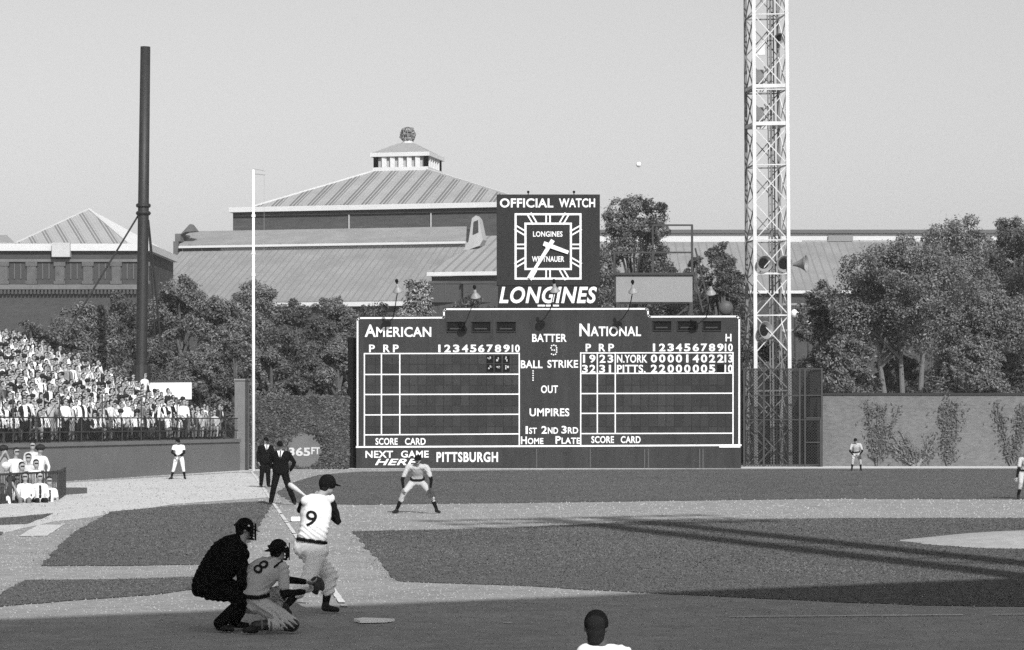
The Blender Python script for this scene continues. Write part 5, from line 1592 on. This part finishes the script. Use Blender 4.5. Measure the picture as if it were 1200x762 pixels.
def back_number(root, J, jersey, s, h, w, at, mat, roll=0.0, side=None, dirv=None):
    """sewn figure on the back of a shirt, laid onto the cloth"""
    vs, fs = text_mesh2d(s, 0.004)
    bm = bmesh.new()
    a = vs.min(0); b = vs.max(0)
    pts = []
    nv = [bm.verts.new(Vector(((v[0]-a[0])/(b[0]-a[0])-.5, (v[1]-a[1])/(b[1]-a[1])-.5, v[2]))) for v in vs]
    for f in fs:
        try: bm.faces.new([nv[i] for i in f])
        except ValueError: pass
    kill = [v for v in bm.verts if v.co.z < 0.2]
    bmesh.ops.delete(bm, geom=kill, context='VERTS')
    bmesh.ops.triangulate(bm, faces=bm.faces)
    bmesh.ops.subdivide_edges(bm, edges=bm.edges, cuts=2)
    cs = (J['sl'] + J['sr']) / 2; ch = (J['hl'] + J['hr']) / 2
    upv = (cs - ch).normalized(); rv = (J['sr'] - J['sl']).normalized()
    rv = (rv - upv * rv.dot(upv)).normalized()
    back = rv.cross(upv).normalized()
    if dirv is not None:
        back = Vector(dirv).normalized(); rv = upv.cross(back).normalized(); upv = back.cross(rv).normalized()
    q = Matrix.Rotation(roll, 3, back)
    rv2, up2 = q @ rv, q @ upv
    o = ch + (cs - ch) * at + rv * (side or 0.0)
    bvh = BVHTree.FromPolygons([v.co for v in jersey.data.vertices], [p.vertices for p in jersey.data.polygons])
    for v in bm.verts:
        p = o + rv2 * v.co.x * w + up2 * v.co.y * h + back * .6
        hit = bvh.ray_cast(p, -back)
        v.co = (hit[0] if hit[0] is not None else p - back * .48) + back * .013
    me = bpy.data.meshes.new('number'); bm.to_mesh(me); bm.free()
    mesh_obj('number', me, mat, jersey)
# ------------------------------------------------------------------ people on the field
HAIR = M('dark hair', .015, rough=.9, spec=.05)
WH = dict(hair=HAIR, jersey=WHITE_CLOTH, trousers=WHITE_CLOTH, socks=DARK_CLOTH, under=DARK_CLOTH, cap=CAPM, belt=DARK_CLOTH, sleeve=.10)
GR = dict(hair=HAIR, jersey=GREY_CLOTH, trousers=GREY_CLOTH, socks=DARK_CLOTH, under=DARK_CLOTH, cap=CAPM, belt=DARK_CLOTH, sleeve=.70)
UM = dict(hair=HAIR, jersey=SUIT, top_name='jacket', trousers=SUIT, cap=CAPM, sleeve=1.95, cut=1.0, baggy=1.15, hem=-.14, loose=.02)
def loc_at(px, py): v = G(px, py); return (v.x, v.y, .012)
NUM = M('number cloth', .012, rough=.9, spec=.1)

# batter, end of the swing, back to the camera
Jb = dict(head=(.19, .06, 1.585), face=(.80, .60, -.08), sl=(-.065, -.09, 1.395), sr=(.215, .16, 1.415), hl=(-.105, .04, .815), hr=(.085, -.04, .77), mid=(.03, .01, 1.08),
          el=(-.16, .26, 1.27), wl=(-.03, .42, 1.38), er=(.30, .30, 1.13), wr=(.05, .45, 1.33),
          kl=(.215, .20, .46), al=(.165, .12, .11), tl=(.30, .19, .035), kr=(-.02, -.22, .44), ar=(-.27, -.52, .13), tr=(-.24, -.36, .035))
batter, Jb, jer = figure('batter in white sleeveless number 9 jersey following through, seen from behind', loc_at(365, 720.5), Jb,
                         dict(WH, loose=.030, baggy=1.25, crease=.014, cfreq=8, ztop=1.05, helmet=.035, hair=HAIR, seed=2, sleeve=0.0, build=1.0, cut=.55), voxel=.012)
back_number(batter, Jb, jer, '9', .20, .135, .62, NUM, roll=-.12, side=-.015, dirv=(-.15, -1, .02))
# bat over the left shoulder
bl_ = Vector(batter.location)
p0, p1 = bl_ + Vector((.02, .46, 1.34)), bl_ + Vector((-.37, 1.15, 1.565))
m = MB(); ax = (p1 - p0); Lb = ax.length
m.lathe([(.004, -.01), (.025, 0), (.026, .012), (.013, .03), (.0125, .25), (.016, .40), (.026, .55), (.033, .68), (.0335, Lb - .03), (.028, Lb - .008), (.01, Lb)], p0, ax, 16)
tag(m.build('baseball_bat', M('ash wood', .62, rough=.45, var=.08, scale=8, stretch=(1, 1, .2)), smooth=True, loc=p0), 'pale wooden bat held out past the left shoulder of the batter', 'bat')

# catcher, on one knee
Jc = dict(head=(.125, .10, .905), face=(.62, .78, .0), sl=(-.075, .16, .735), sr=(.20, -.10, .715), hl=(-.20, .05, .33), hr=(-.06, -.10, .31), mid=(-.115, -.05, .56),
          el=(.20, .34, .56), wl=(.42, .34, .535), er=(.215, -.14, .43), wr=(.42, .08, .44),
          kl=(.14, .33, .42), al=(.02, .22, .10), tl=(.15, .34, .035), kr=(.30, -.26, .105), ar=(-.10, -.34, .09), tr=(-.20, -.36, .04), curl=.7)
catcher, Jc, jer = figure('catcher in grey number 8 jersey kneeling with mitt reached out', loc_at(312, 741), Jc,
                          dict(GR, loose=.03, baggy=1.08, crease=.016, seed=5, helmet=.03, hair=HAIR, cap_turn=math.pi, build=1.06, sleeve=.72, cut=.6), voxel=.012)
back_number(catcher, Jc, jer, '8', .17, .135, .90, NUM, roll=-.25, side=.0, dirv=(-.40, -.9, .25))
def facemask(root, hc, face, up=Vector((0, 0, 1))):
    face = Vector(face).normalized(); rt = face.cross(up).normalized(); hc = Vector(hc); m = MB()
    for k in range(6):
        h = -.10 + k * .036; pts = []
        for j in range(9):
            a = math.radians(-75 + j * 18.75); q_ = math.sqrt(max(.1, 1 - (h + .02) ** 2 / .0196)); pts.append(hc + face * (.112 * q_ * math.cos(a) + .012) + rt * .092 * q_ * math.sin(a) + up * h)
        m.tube(pts, .0075 if k not in (0, 5) else .014, 6)
    for s in (-.5, 0, .5): m.tube([hc + face * (.13 - abs(s)*.02) + rt * s * .12 + up * h for h in (-.11, 0, .085)], .0065, 6)
    for s in (-1, 1): m.tube([hc + rt * s * .098 + face * .03 + up * .06, hc + rt * s * .094 - face * .06 + up * .05, hc - face * .105 + rt * s * .03 + up * .03], .013, 6)
    for s in (-1, 1): m.ball(hc + rt * s * .092 + face * .055 - up * .02, (.024, .03, .07), 10, 8)
    o = m.build('face_mask', DARK_CLOTH, None); o.parent = root
    m = MB(); m.ball(hc + rt * .100 + face * .02 + up * .045, .014, 8, 6); b = m.build('buckle', M('steel buckle', .6, rough=.3), None); b.parent = o
facemask(catcher, Jc['head'], Jc['face'])
# chest protector straps, shin guards
m = MB(); cs = (Jc['sl'] + Jc['sr']) / 2; ch = (Jc['hl'] + Jc['hr']) / 2; bk = Vector((-.5, -.86, .12)).normalized()
m.tube([Jc['sl'] + Vector((.02, -.0, .09)), lerp(cs, ch, .35) + bk * .165, ch + Vector((.1, -.05, .06)) + bk * .16], .014, 6)
m.tube([Jc['sr'] + Vector((.0, -.03, .09)), lerp(cs, ch, .3) + bk * .165 + Vector((.04, -.03, 0)), ch + Vector((-.08, .05, .14)) + bk * .13], .014, 6)
m.build('harness', DARK_CLOTH, None).parent = catcher
GUARD = M('shin guard', .016, rough=.45, var=.3, scale=12, spec=.4)
for s in 'rl':
    K, A = Jc['k' + s], Jc['a' + s]
    pr = [cap_pts(K + Vector((.01, 0, -.01)), lerp(K, A, .25), .088, .072), cap_pts(lerp(K, A, .2), lerp(K, A, .95), .070, .058)]
    me = remesh(pr, .012, 1); sg = mesh_obj('shin_guard', me, GUARD, catcher)
    m = MB()
    for t in (.3, .55, .8):
        p = lerp(K, A, t); ax = (A - K).normalized(); m.lathe([(.074 - t*.012, -.012), (.080 - t*.012, 0), (.074 - t*.012, .012)], p, ax, 14)
    m.build('strap', M('strap grey', .12, rough=.6), None).parent = sg
glove('catchers_mitt', 'dark round catcher mitt held out behind the batter', catcher, (.53, .36, .49), (.55, .80, .05), (-.3, .1, 1), .82, True)

# plate umpire, crouched behind the catcher
Ju = dict(head=(.19, .05, 1.145), face=(.90, .42, -.16), sl=(.12, .20, .945), sr=(.175, -.20, .935), hl=(-.20, .13, .475), hr=(-.175, -.13, .465), mid=(-.075, 0, .745),
          el=(.18, .30, .58), wl=(.28, .24, .48), er=(.20, -.29, .56), wr=(.27, -.22, .46), kl=(.26, .24, .44), al=(.05, .20, .10), tl=(.20, .26, .035),
          kr=(.30, -.20, .42), ar=(-.06, -.20, .10), tr=(.08, -.26, .035), hup=(.3, .1, 1))
ump, Ju, jer = figure('plate umpire in black suit crouching behind the catcher', loc_at(266, 740), Ju, dict(UM, build=1.32, crease=.012, seed=8, loose=.06, baggy=1.2, shoes=SHOE, helmet=.015), voxel=.013)
facemask(ump, Ju['head'], Ju['face'])

# kneeling player at the bottom edge
Jd = dict(head=(-.05, .03, .885), face=(.12, 1, -.05), sl=(-.125, .02, .70), sr=(.150, .0, .685), hl=(-.10, -.12, .26), hr=(.10, -.12, .26), mid=(.0, -.10, .48),
          el=(-.25, .10, .45), wl=(-.10, .30, .42), er=(.26, .10, .44), wr=(.10, .30, .42), kl=(-.14, .34, .46), al=(-.13, .26, .10), tl=(-.13, .42, .035), kr=(.14, .25, .09), ar=(.14, -.20, .09), tr=(.14, -.32, .05))
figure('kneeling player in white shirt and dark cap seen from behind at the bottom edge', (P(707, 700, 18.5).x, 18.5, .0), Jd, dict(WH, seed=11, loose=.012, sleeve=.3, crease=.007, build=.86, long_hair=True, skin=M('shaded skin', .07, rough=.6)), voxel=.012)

# third base umpire, legs apart, hands behind
J3 = dict(head=(-.05, -.02, 1.70), face=(.12, -1, -.16), sl=(.20, 0, 1.46), sr=(-.25, 0, 1.46), hl=(.08, 0, .93), hr=(-.13, 0, .93), el=(.36, .06, 1.20), wl=(.24, .16, .98), er=(-.34, .10, 1.18), wr=(-.18, .18, .98),
          kl=(.21, -.03, .50), al=(.36, 0, .10), tl=(.40, -.15, .035), kr=(-.22, -.03, .50), ar=(-.30, 0, .10), tr=(-.34, -.15, .035))
UMF = dict(UM, shirt_front=WHITE_CLOTH, tie=DARK_CLOTH, hem=-.14, build=1.28, loose=.03)
figure('base umpire in dark suit standing legs apart astride the foul line', loc_at(330, 592), J3, dict(UMF, seed=3), voxel=.02)
J4 = dict(head=(.02, -.03, 1.70), face=(.55, -.85, -.12), sl=(.22, .08, 1.46), sr=(-.20, -.06, 1.46), hl=(.10, .03, .93), hr=(-.09, -.02, .93), el=(.30, .10, 1.18), wl=(.26, .0, .95), er=(-.28, -.02, 1.17), wr=(-.24, -.12, .93),
          kl=(.10, -.03, .50), al=(.10, .08, .10), tl=(.18, -.05, .035), kr=(-.12, -.06, .50), ar=(-.16, 0, .10), tr=(-.10, -.14, .035))
figure('far umpire in dark suit farther up the foul line, partly hidden', loc_at(311, 571.5), J4, dict(UMF, seed=4), voxel=.022)
# third base coach
J5 = dict(head=(-.02, -.08, 1.58), face=(.5, -.8, -.3), sl=(.20, .02, 1.36), sr=(-.18, -.06, 1.36), hl=(.12, .05, .90), hr=(-.08, .02, .90), el=(.26, -.10, 1.10), wl=(.05, -.30, .96), er=(-.24, -.16, 1.10), wr=(-.02, -.32, .98),
          kl=(.20, -.05, .52), al=(.26, .02, .10), tl=(.32, -.12, .035), kr=(-.16, -.08, .52), ar=(-.28, 0, .10), tr=(-.36, -.12, .035))
figure('coach in white uniform standing in front of the grey wall', loc_at(209, 562), J5, dict(WH, sleeve=.5, seed=6), voxel=.024)
# third baseman crouched
def croucher(label, px, py, seed, glove_lb, yaw=0.0, k=1.0):
    J = dict(head=(.02, -.30, 1.385), face=(-.08, -1, -.05), sl=(.25, -.18, 1.20), sr=(-.24, -.18, 1.20), hl=(.12, .12, .80), hr=(-.12, .12, .80), el=(.37, -.20, .88), wl=(.35, -.24, .66), er=(-.38, -.20, .88), wr=(-.35, -.24, .66),
             kl=(.33, -.12, .54), al=(.50, .02, .10), tl=(.58, -.12, .035), kr=(-.34, -.12, .54), ar=(-.53, .02, .10), tr=(-.62, -.12, .035), mid=(0, .02, 1.03), curl=.6)
    J = {a: (Vector(b) * k if a not in ('face', 'curl') else b) for a, b in J.items()}
    r, J, jr = figure(label, loc_at(px, py), J, dict(GR, seed=seed, crease=.014), voxel=.02)
    gl = glove('baseball_glove', glove_lb, r, J['wl'] + Vector((.02, -.06, -.08)), (-.2, -1, .1), (.2, 0, -1), .95)
    return r
croucher('third baseman in grey uniform crouched with hands on knees before the scoreboard', 489, 602, 12, 'dark fielding glove at the knee of the crouched third baseman')
J6 = dict(head=(-.06, -.26, 1.46), face=(-.25, -1, -.05), sl=(.20, -.10, 1.27), sr=(-.22, -.16, 1.26), hl=(.13, .10, .84), hr=(-.09, .08, .84), el=(.30, -.14, .96), wl=(.14, -.28, .76), er=(-.32, -.20, .96), wr=(-.16, -.30, .76),
          kl=(.20, -.08, .52), al=(.24, .02, .10), tl=(.26, -.14, .035), kr=(-.16, -.10, .52), ar=(-.20, -.02, .10), tr=(-.24, -.16, .035), mid=(.0, .0, 1.07))
lf, J6, _ = figure('left fielder in grey uniform bending forward before the brick wall', loc_at(1003, 552), J6, dict(GR, seed=13), voxel=.025)
glove('baseball_glove', 'small glove held at the knees of the left fielder', lf, J6['wl'] + Vector((0, -.05, -.06)), (-.2, -1, .1), (0, 0, -1), .9)
J7 = dict(head=(.16, -.28, 1.42), face=(-.35, -.9, -.05), sl=(.34, -.12, 1.22), sr=(-.10, -.18, 1.22), hl=(.20, .10, .82), hr=(-.02, .10, .82), el=(.44, -.16, .92), wl=(.40, -.26, .70), er=(-.16, -.24, .92), wr=(-.23, -.32, .66),
          kl=(.40, -.08, .52), al=(.55, .02, .10), tl=(.60, -.12, .035), kr=(-.06, -.08, .50), ar=(-.12, .02, .10), tr=(-.16, -.14, .035), mid=(.10, .0, 1.05))
ss, J7, _ = figure('shortstop in grey uniform cut off by the right edge of the photo', loc_at(1198, 585), J7, dict(GR, seed=14), voxel=.02)
glove('baseball_glove', 'glove of the shortstop at the right edge', ss, J7['wl'] + Vector((0, -.06, -.06)), (-.2, -1, .1), (0, 0, -1), .95)

# the ball in the air
p = P(748.5, 193, 36.0)
m = MB(); m.ball(p, .0375, 20, 14)
bo = m.build('baseball', M('ball leather', .80, rough=.6), smooth=True, loc=p)
m = MB(); pts = []
for k in range(33):
    t = 2 * math.pi * k / 32; v = Vector((math.cos(t) * 1.0 + .35 * math.cos(3*t), math.sin(t) - .35 * math.sin(3*t), .9 * math.cos(2*t))).normalized(); pts.append(p + v * .0378)
m.tube(pts, .0012, 5); m.build('stitching', M('seam', .2), bo)
tag(bo, 'white baseball in flight against the sky right of the clock sign', 'ball')
# ------------------------------------------------------------------ the crowd
SHIRT = M('spectator shirt', .6, rough=.95, rnd=('object', .86, .012, 2.6), var=.05, scale=8)
SHIRT2 = M('crowd shirt', .6, rough=.95, rnd=('island', .86, .012, 2.6), var=.05, scale=8)
LEGS = M('spectator trousers', .05, rough=.95, rnd=('object', .01, .40, 3.0))
LEGS2 = M('crowd trousers', .05, rough=.95, rnd=('island', .01, .40, 3.0))
CHAIR = M('hair', .018, rough=.7)
CSKIN = M('spectator skin', .30, rough=.7)
HATL = M('pale hat', .62, rough=.9)
TIE = M('tie', .02)
def fan_mesh(seed, standing=False, vox=.027, mats=(SHIRT, LEGS)):
    r = random.Random(seed)
    lean = r.uniform(-.06, .10); tw = r.uniform(-.25, .25); tall = r.uniform(.94, 1.05)
    zs = .92 if standing else .44; hz = zs + .84 * tall
    S, Lg, Sk, Hr, Ht, Ti = 0, 1, 2, 3, 4, 5
    pr = []; cl = []
    def add(p, k, a=None, b=None, ra=0, rb=0): pr.append(p); cl.append((k, Vector(a), Vector(b), ra, rb))
    def c(a, b, ra, rb, k): add(cap_pts(a, b, ra, rb, 8), k, a, b, ra, rb)
    ch = Vector((0, lean * .0, zs + .05)); cs = Vector((tw * .05, -lean, zs + .50 * tall))
    c(ch - V(.07, 0, 0), ch + V(.07, 0, 0), .115, .115, S); c(ch, lerp(ch, cs, .6), .15, .165, S)
    c(cs - V(.13, 0, .05), cs + V(.13, 0, -.05), .10, .10, S)
    hc = Vector((cs.x + tw*.12, cs.y - .03, hz - .10))
    c(cs, hc, .055, .055, Sk)
    c(hc + V(0, -.015, -.045), hc + V(0, -.0, .045), .078, .092, Sk)
    hat = r.random()
    if hat < .25:
        c(hc + V(0, .015, .075), hc + V(0, .01, .10), .098, .085, Ht if hat < .07 else Hr); c(hc + V(-.05, -.03, .065), hc + V(.05, -.03, .065), .10, .10, Ht if hat < .07 else Hr)
    else:
        c(hc + V(0, .018, .065), hc + V(0, .04, -.01), .098, .089, Hr)
    arm = r.random()
    for s in (-1, 1):
        sh = cs + V(s * .19, 0, -.05)
        if arm < .6: el, wr = sh + V(s*.05, -.03, -.28), sh + V(-s*.04, -.24, -.36)
        elif arm < .8: el, wr = sh + V(s*.07, -.10, -.24), V(hc.x + s*.05, hc.y - .16, hc.z - .10)
        elif arm < .82 and s > 0: el, wr = sh + V(.10, -.05, .18), sh + V(.06, -.10, .44)
        else: el, wr = sh + V(s*.09, -.02, -.25), sh + V(s*.02, -.16, -.46)
        ss_ = r.random() < .5
        c(sh, lerp(sh, el, .6), .062, .056, S); c(lerp(sh, el, .6), el, .052, .045, S if not ss_ else Sk); c(el, wr, .045, .034, S if not ss_ else Sk); c(wr, wr + (wr - el).normalized() * .09, .038, .03, Sk)
        if standing: c(V(s*.09, 0, zs), V(s*.10, 0, .48), .10, .08, Lg); c(V(s*.10, 0, .48), V(s*.11, 0, .06), .078, .055, Lg); c(V(s*.11, .03, .04), V(s*.12, -.12, .035), .05, .04, Hr)
        else: c(V(s*.09, 0, zs), V(s*.12, -.42, zs + .06), .095, .075, Lg); c(V(s*.12, -.42, zs + .04), V(s*.12, -.40, .08), .07, .05, Lg); c(V(s*.12, -.40, .05), V(s*.12, -.54, .04), .05, .04, Hr)
    me = remesh(pr, vox, 1)
    n = len(me.polygons); ce = np.zeros(n * 3, np.float32); me.polygons.foreach_get('center', ce); ce = ce.reshape(-1, 3)
    best = np.full(n, 1e9); idx = np.zeros(n, np.int32)
    for (k, a, b, ra, rb) in cl:
        a_, b_ = np.array(a), np.array(b); d = b_ - a_; t = np.clip(((ce - a_) @ d) / max(1e-9, d @ d), 0, 1)
        q = np.linalg.norm(ce - a_ - t[:, None] * d, axis=1) - (ra + (rb - ra) * t)
        m_ = q < best; best[m_] = q[m_]; idx[m_] = k
    # face shows only on the front of the head, hair behind; tie down the shirt of some
    hd = np.linalg.norm(ce - np.array(hc), axis=1) < .14
    if r.random() < .3:
        t_ = (idx == S) & (np.abs(ce[:, 0] - cs.x) < .03) & (ce[:, 1] < cs.y - .08) & (ce[:, 2] > zs + .1); idx[t_] = Ti
    elif r.random() < .35:                                    # dark jacket left open
        t_ = (idx == S) & (np.abs(ce[:, 0] - cs.x) > .085) & (ce[:, 2] < cs.z + .2); idx[t_] = Ti
    ey = hd & (idx == Sk) & (ce[:, 1] < hc.y - .06) & (np.abs(ce[:, 2] - hc.z - .018) < .022); idx[ey] = Hr
    for m in (mats[0], mats[1], CSKIN, CHAIR, HATL, TIE): me.materials.append(m)
    me.polygons.foreach_set('material_index', idx)
    me.update()
    return me
r = random.Random(21)
seated = [fan_mesh(400 + i) for i in range(12)]
stand = [fan_mesh(500 + i, True) for i in range(6)]
for i, me in enumerate(seated + stand): me.name = 'spectator'
spots = []
for row in range(NROW):
    z = WZ + .05 + row * ST_RISE
    o_ = SA + nb * (row * ST_ROW + (.34 if row < 2 else .46)); L_ = (SB - SA).length
    t = .3
    while t < L_ - .3:
        p = o_ + u * t + u * r.uniform(-.09, .09) + nb * r.uniform(-.16, .16)
        px = CX + F * p.x / p.y
        if px > -14 and r.random() < .955:
            spots.append((p.y, p, z, row))
        t += r.uniform(.40, .50)
near = sorted(spots, key=lambda s: s[0])
front = [s for s in near if s[3] < 3]
vis = sorted(near, key=lambda s: s[0] + (0 if s[3] < 1 else 2))
N_IND = 285
ind, rest = vis[:N_IND], vis[N_IND:]
fa_ = math.atan2(-nb.x, nb.y) if False else 0
face_dir = (-nb + Vector((.2, -.9, 0))).normalized()
rz0 = math.atan2(face_dir.x, -face_dir.y)
def pose(s):
    up_ = s[3] < 1 and r.random() < .45 or r.random() < .03
    return up_, rz0 + r.uniform(-.35, .35), r.uniform(.88, 1.06)
for s in ind:
    up_, a, k = pose(s)
    me = r.choice(stand if up_ else seated)
    o = bpy.data.objects.new('spectator', me); COL.objects.link(o)
    o.location = (s[1].x, s[1].y, s[2]); o.rotation_euler.z = a; o.scale = (k, k, k)
    o['label'] = 'spectator among the packed crowd in the bleacher stand'; o['category'] = 'person'; o['group'] = 'spectators in the bleacher stand'
low_s = [fan_mesh(600 + i, False, .046, (SHIRT2, LEGS2)) for i in range(8)]
low_t = [fan_mesh(700 + i, True, .046, (SHIRT2, LEGS2)) for i in range(3)]
def arrays(me):
    co = np.zeros(len(me.vertices) * 3, np.float32); me.vertices.foreach_get('co', co)
    bm = bmesh.new(); bm.from_mesh(me); bmesh.ops.triangulate(bm, faces=bm.faces); t = bpy.data.meshes.new('t'); bm.to_mesh(t); bm.free()
    f = np.zeros(len(t.polygons) * 3, np.int32); t.loops.foreach_get('vertex_index', f)
    mi = np.zeros(len(t.polygons), np.int32); t.polygons.foreach_get('material_index', mi)
    bpy.data.meshes.remove(t)
    return co.reshape(-1, 3), f.reshape(-1, 3), mi
LS, LT = [arrays(m) for m in low_s], [arrays(m) for m in low_t]
vv, ff, mm, n0 = [], [], [], 0
for s in rest:
    up_, a, k = pose(s)
    co, f, mi = r.choice(LT if up_ else LS)
    ca, sa = math.cos(a), math.sin(a)
    q = co * k; q = np.stack([q[:, 0]*ca - q[:, 1]*sa + s[1].x, q[:, 0]*sa + q[:, 1]*ca + s[1].y, q[:, 2] + s[2]], 1)
    vv.append(q); ff.append(f + n0); mm.append(mi); n0 += len(co)
cr = mesh_raw('crowd', np.concatenate(vv), np.concatenate(ff), [SHIRT2, LEGS2, CSKIN, CHAIR, HATL, TIE])
cr.data.polygons.foreach_set('material_index', np.concatenate(mm)); cr.data.polygons.foreach_set('use_smooth', [True] * len(cr.data.polygons))
tag(cr, 'farther spectators filling the rest of the bleacher stand', 'crowd', kind='stuff')

# people in the field boxes at the left corner
BOXP = [
 ('man in white shirt seated lowest at the left edge of the field box', 1, 566, 74.5, False), ('man in dark glasses and white shirt seated second from the frame edge', 11, 557, 75.0, False),
 ('seated man in white shirt between two others behind the box rail', 18.5, 556, 76.0, False), ('woman in dark hat and dark glasses seated behind the box rail', 29.5, 553, 75.2, False),
 ('man in white shirt and tie seated at the end of the box rail', 46, 552.5, 75.6, False),
 ('man in cap and broad white shirt behind the seated row', 17, 524, 78.5, True), ('man in white shirt leaning forward behind the dark hat', 34, 531, 78.2, True),
 ('man in white shirt standing at the end of the back row', 46, 520, 79.4, True), ('person standing at the frame edge in the back row', 2, 521, 79.0, True), ('person in pale shirt behind the others in the back row', 37, 517, 80.5, True),
 ('person in white with dark collar beside the rail corner, lowest in the box', 57, 558, 76.4, False), ('dark haired person half hidden between the seated row and the back row', 24, 541, 77.2, True), ('person in shade of the others at the frame edge, second row', 6, 541, 77.4, True), ('person in white at the end of the second row by the wall', 43, 538, 77.6, True)]
for i, (lb, px, py, D, up_) in enumerate(BOXP):
    me = fan_mesh(820 + i * 3, up_, .024); me.name = 'spectator'
    sh = (M('white shirt', .66, rough=.95, var=.06, scale=8), M('pale shirt', .48, rough=.95, var=.08, scale=8), M('mid shirt', .25, rough=.95))[(0, 0, 1, 0, 0, 0, 1, 0, 2, 1, 0, 2, 2, 0)[i]]
    me.materials[0] = sh
    o = bpy.data.objects.new('spectator', me); COL.objects.link(o)
    p = P(px, py, D); top = max(v.co.z for v in me.vertices)
    o.location = (p.x, p.y, p.z - top); o.rotation_euler.z = .35 + (i % 3 - 1) * .2; o.scale = (1.04, 1.04, 1.0)
    tag(o, lb, 'person', 'people in the field boxes')
# what they sit and stand on
fb = thing('field_box', 'low platform and bench of the field boxes at the left corner', 'seating', G(20, 590))
ba, bb = G(-60, 588) + Vector((0, 1.2, 0)), G(62, 580) + Vector((0, .2, 0))
m = MB(); m.bar(ba + Vector((0, 0, .18)), bb + Vector((0, 0, .18)), .35, .05); m.build('bench', M('bench timber', .12), fb)
m = MB(); a_, b_ = ba + Vector((0, 1.4, .1)), bb + Vector((-.3, 1.6, .1)); m.bar(a_, b_, 2.4, .2); m.build('platform', M('box platform', .10), fb)
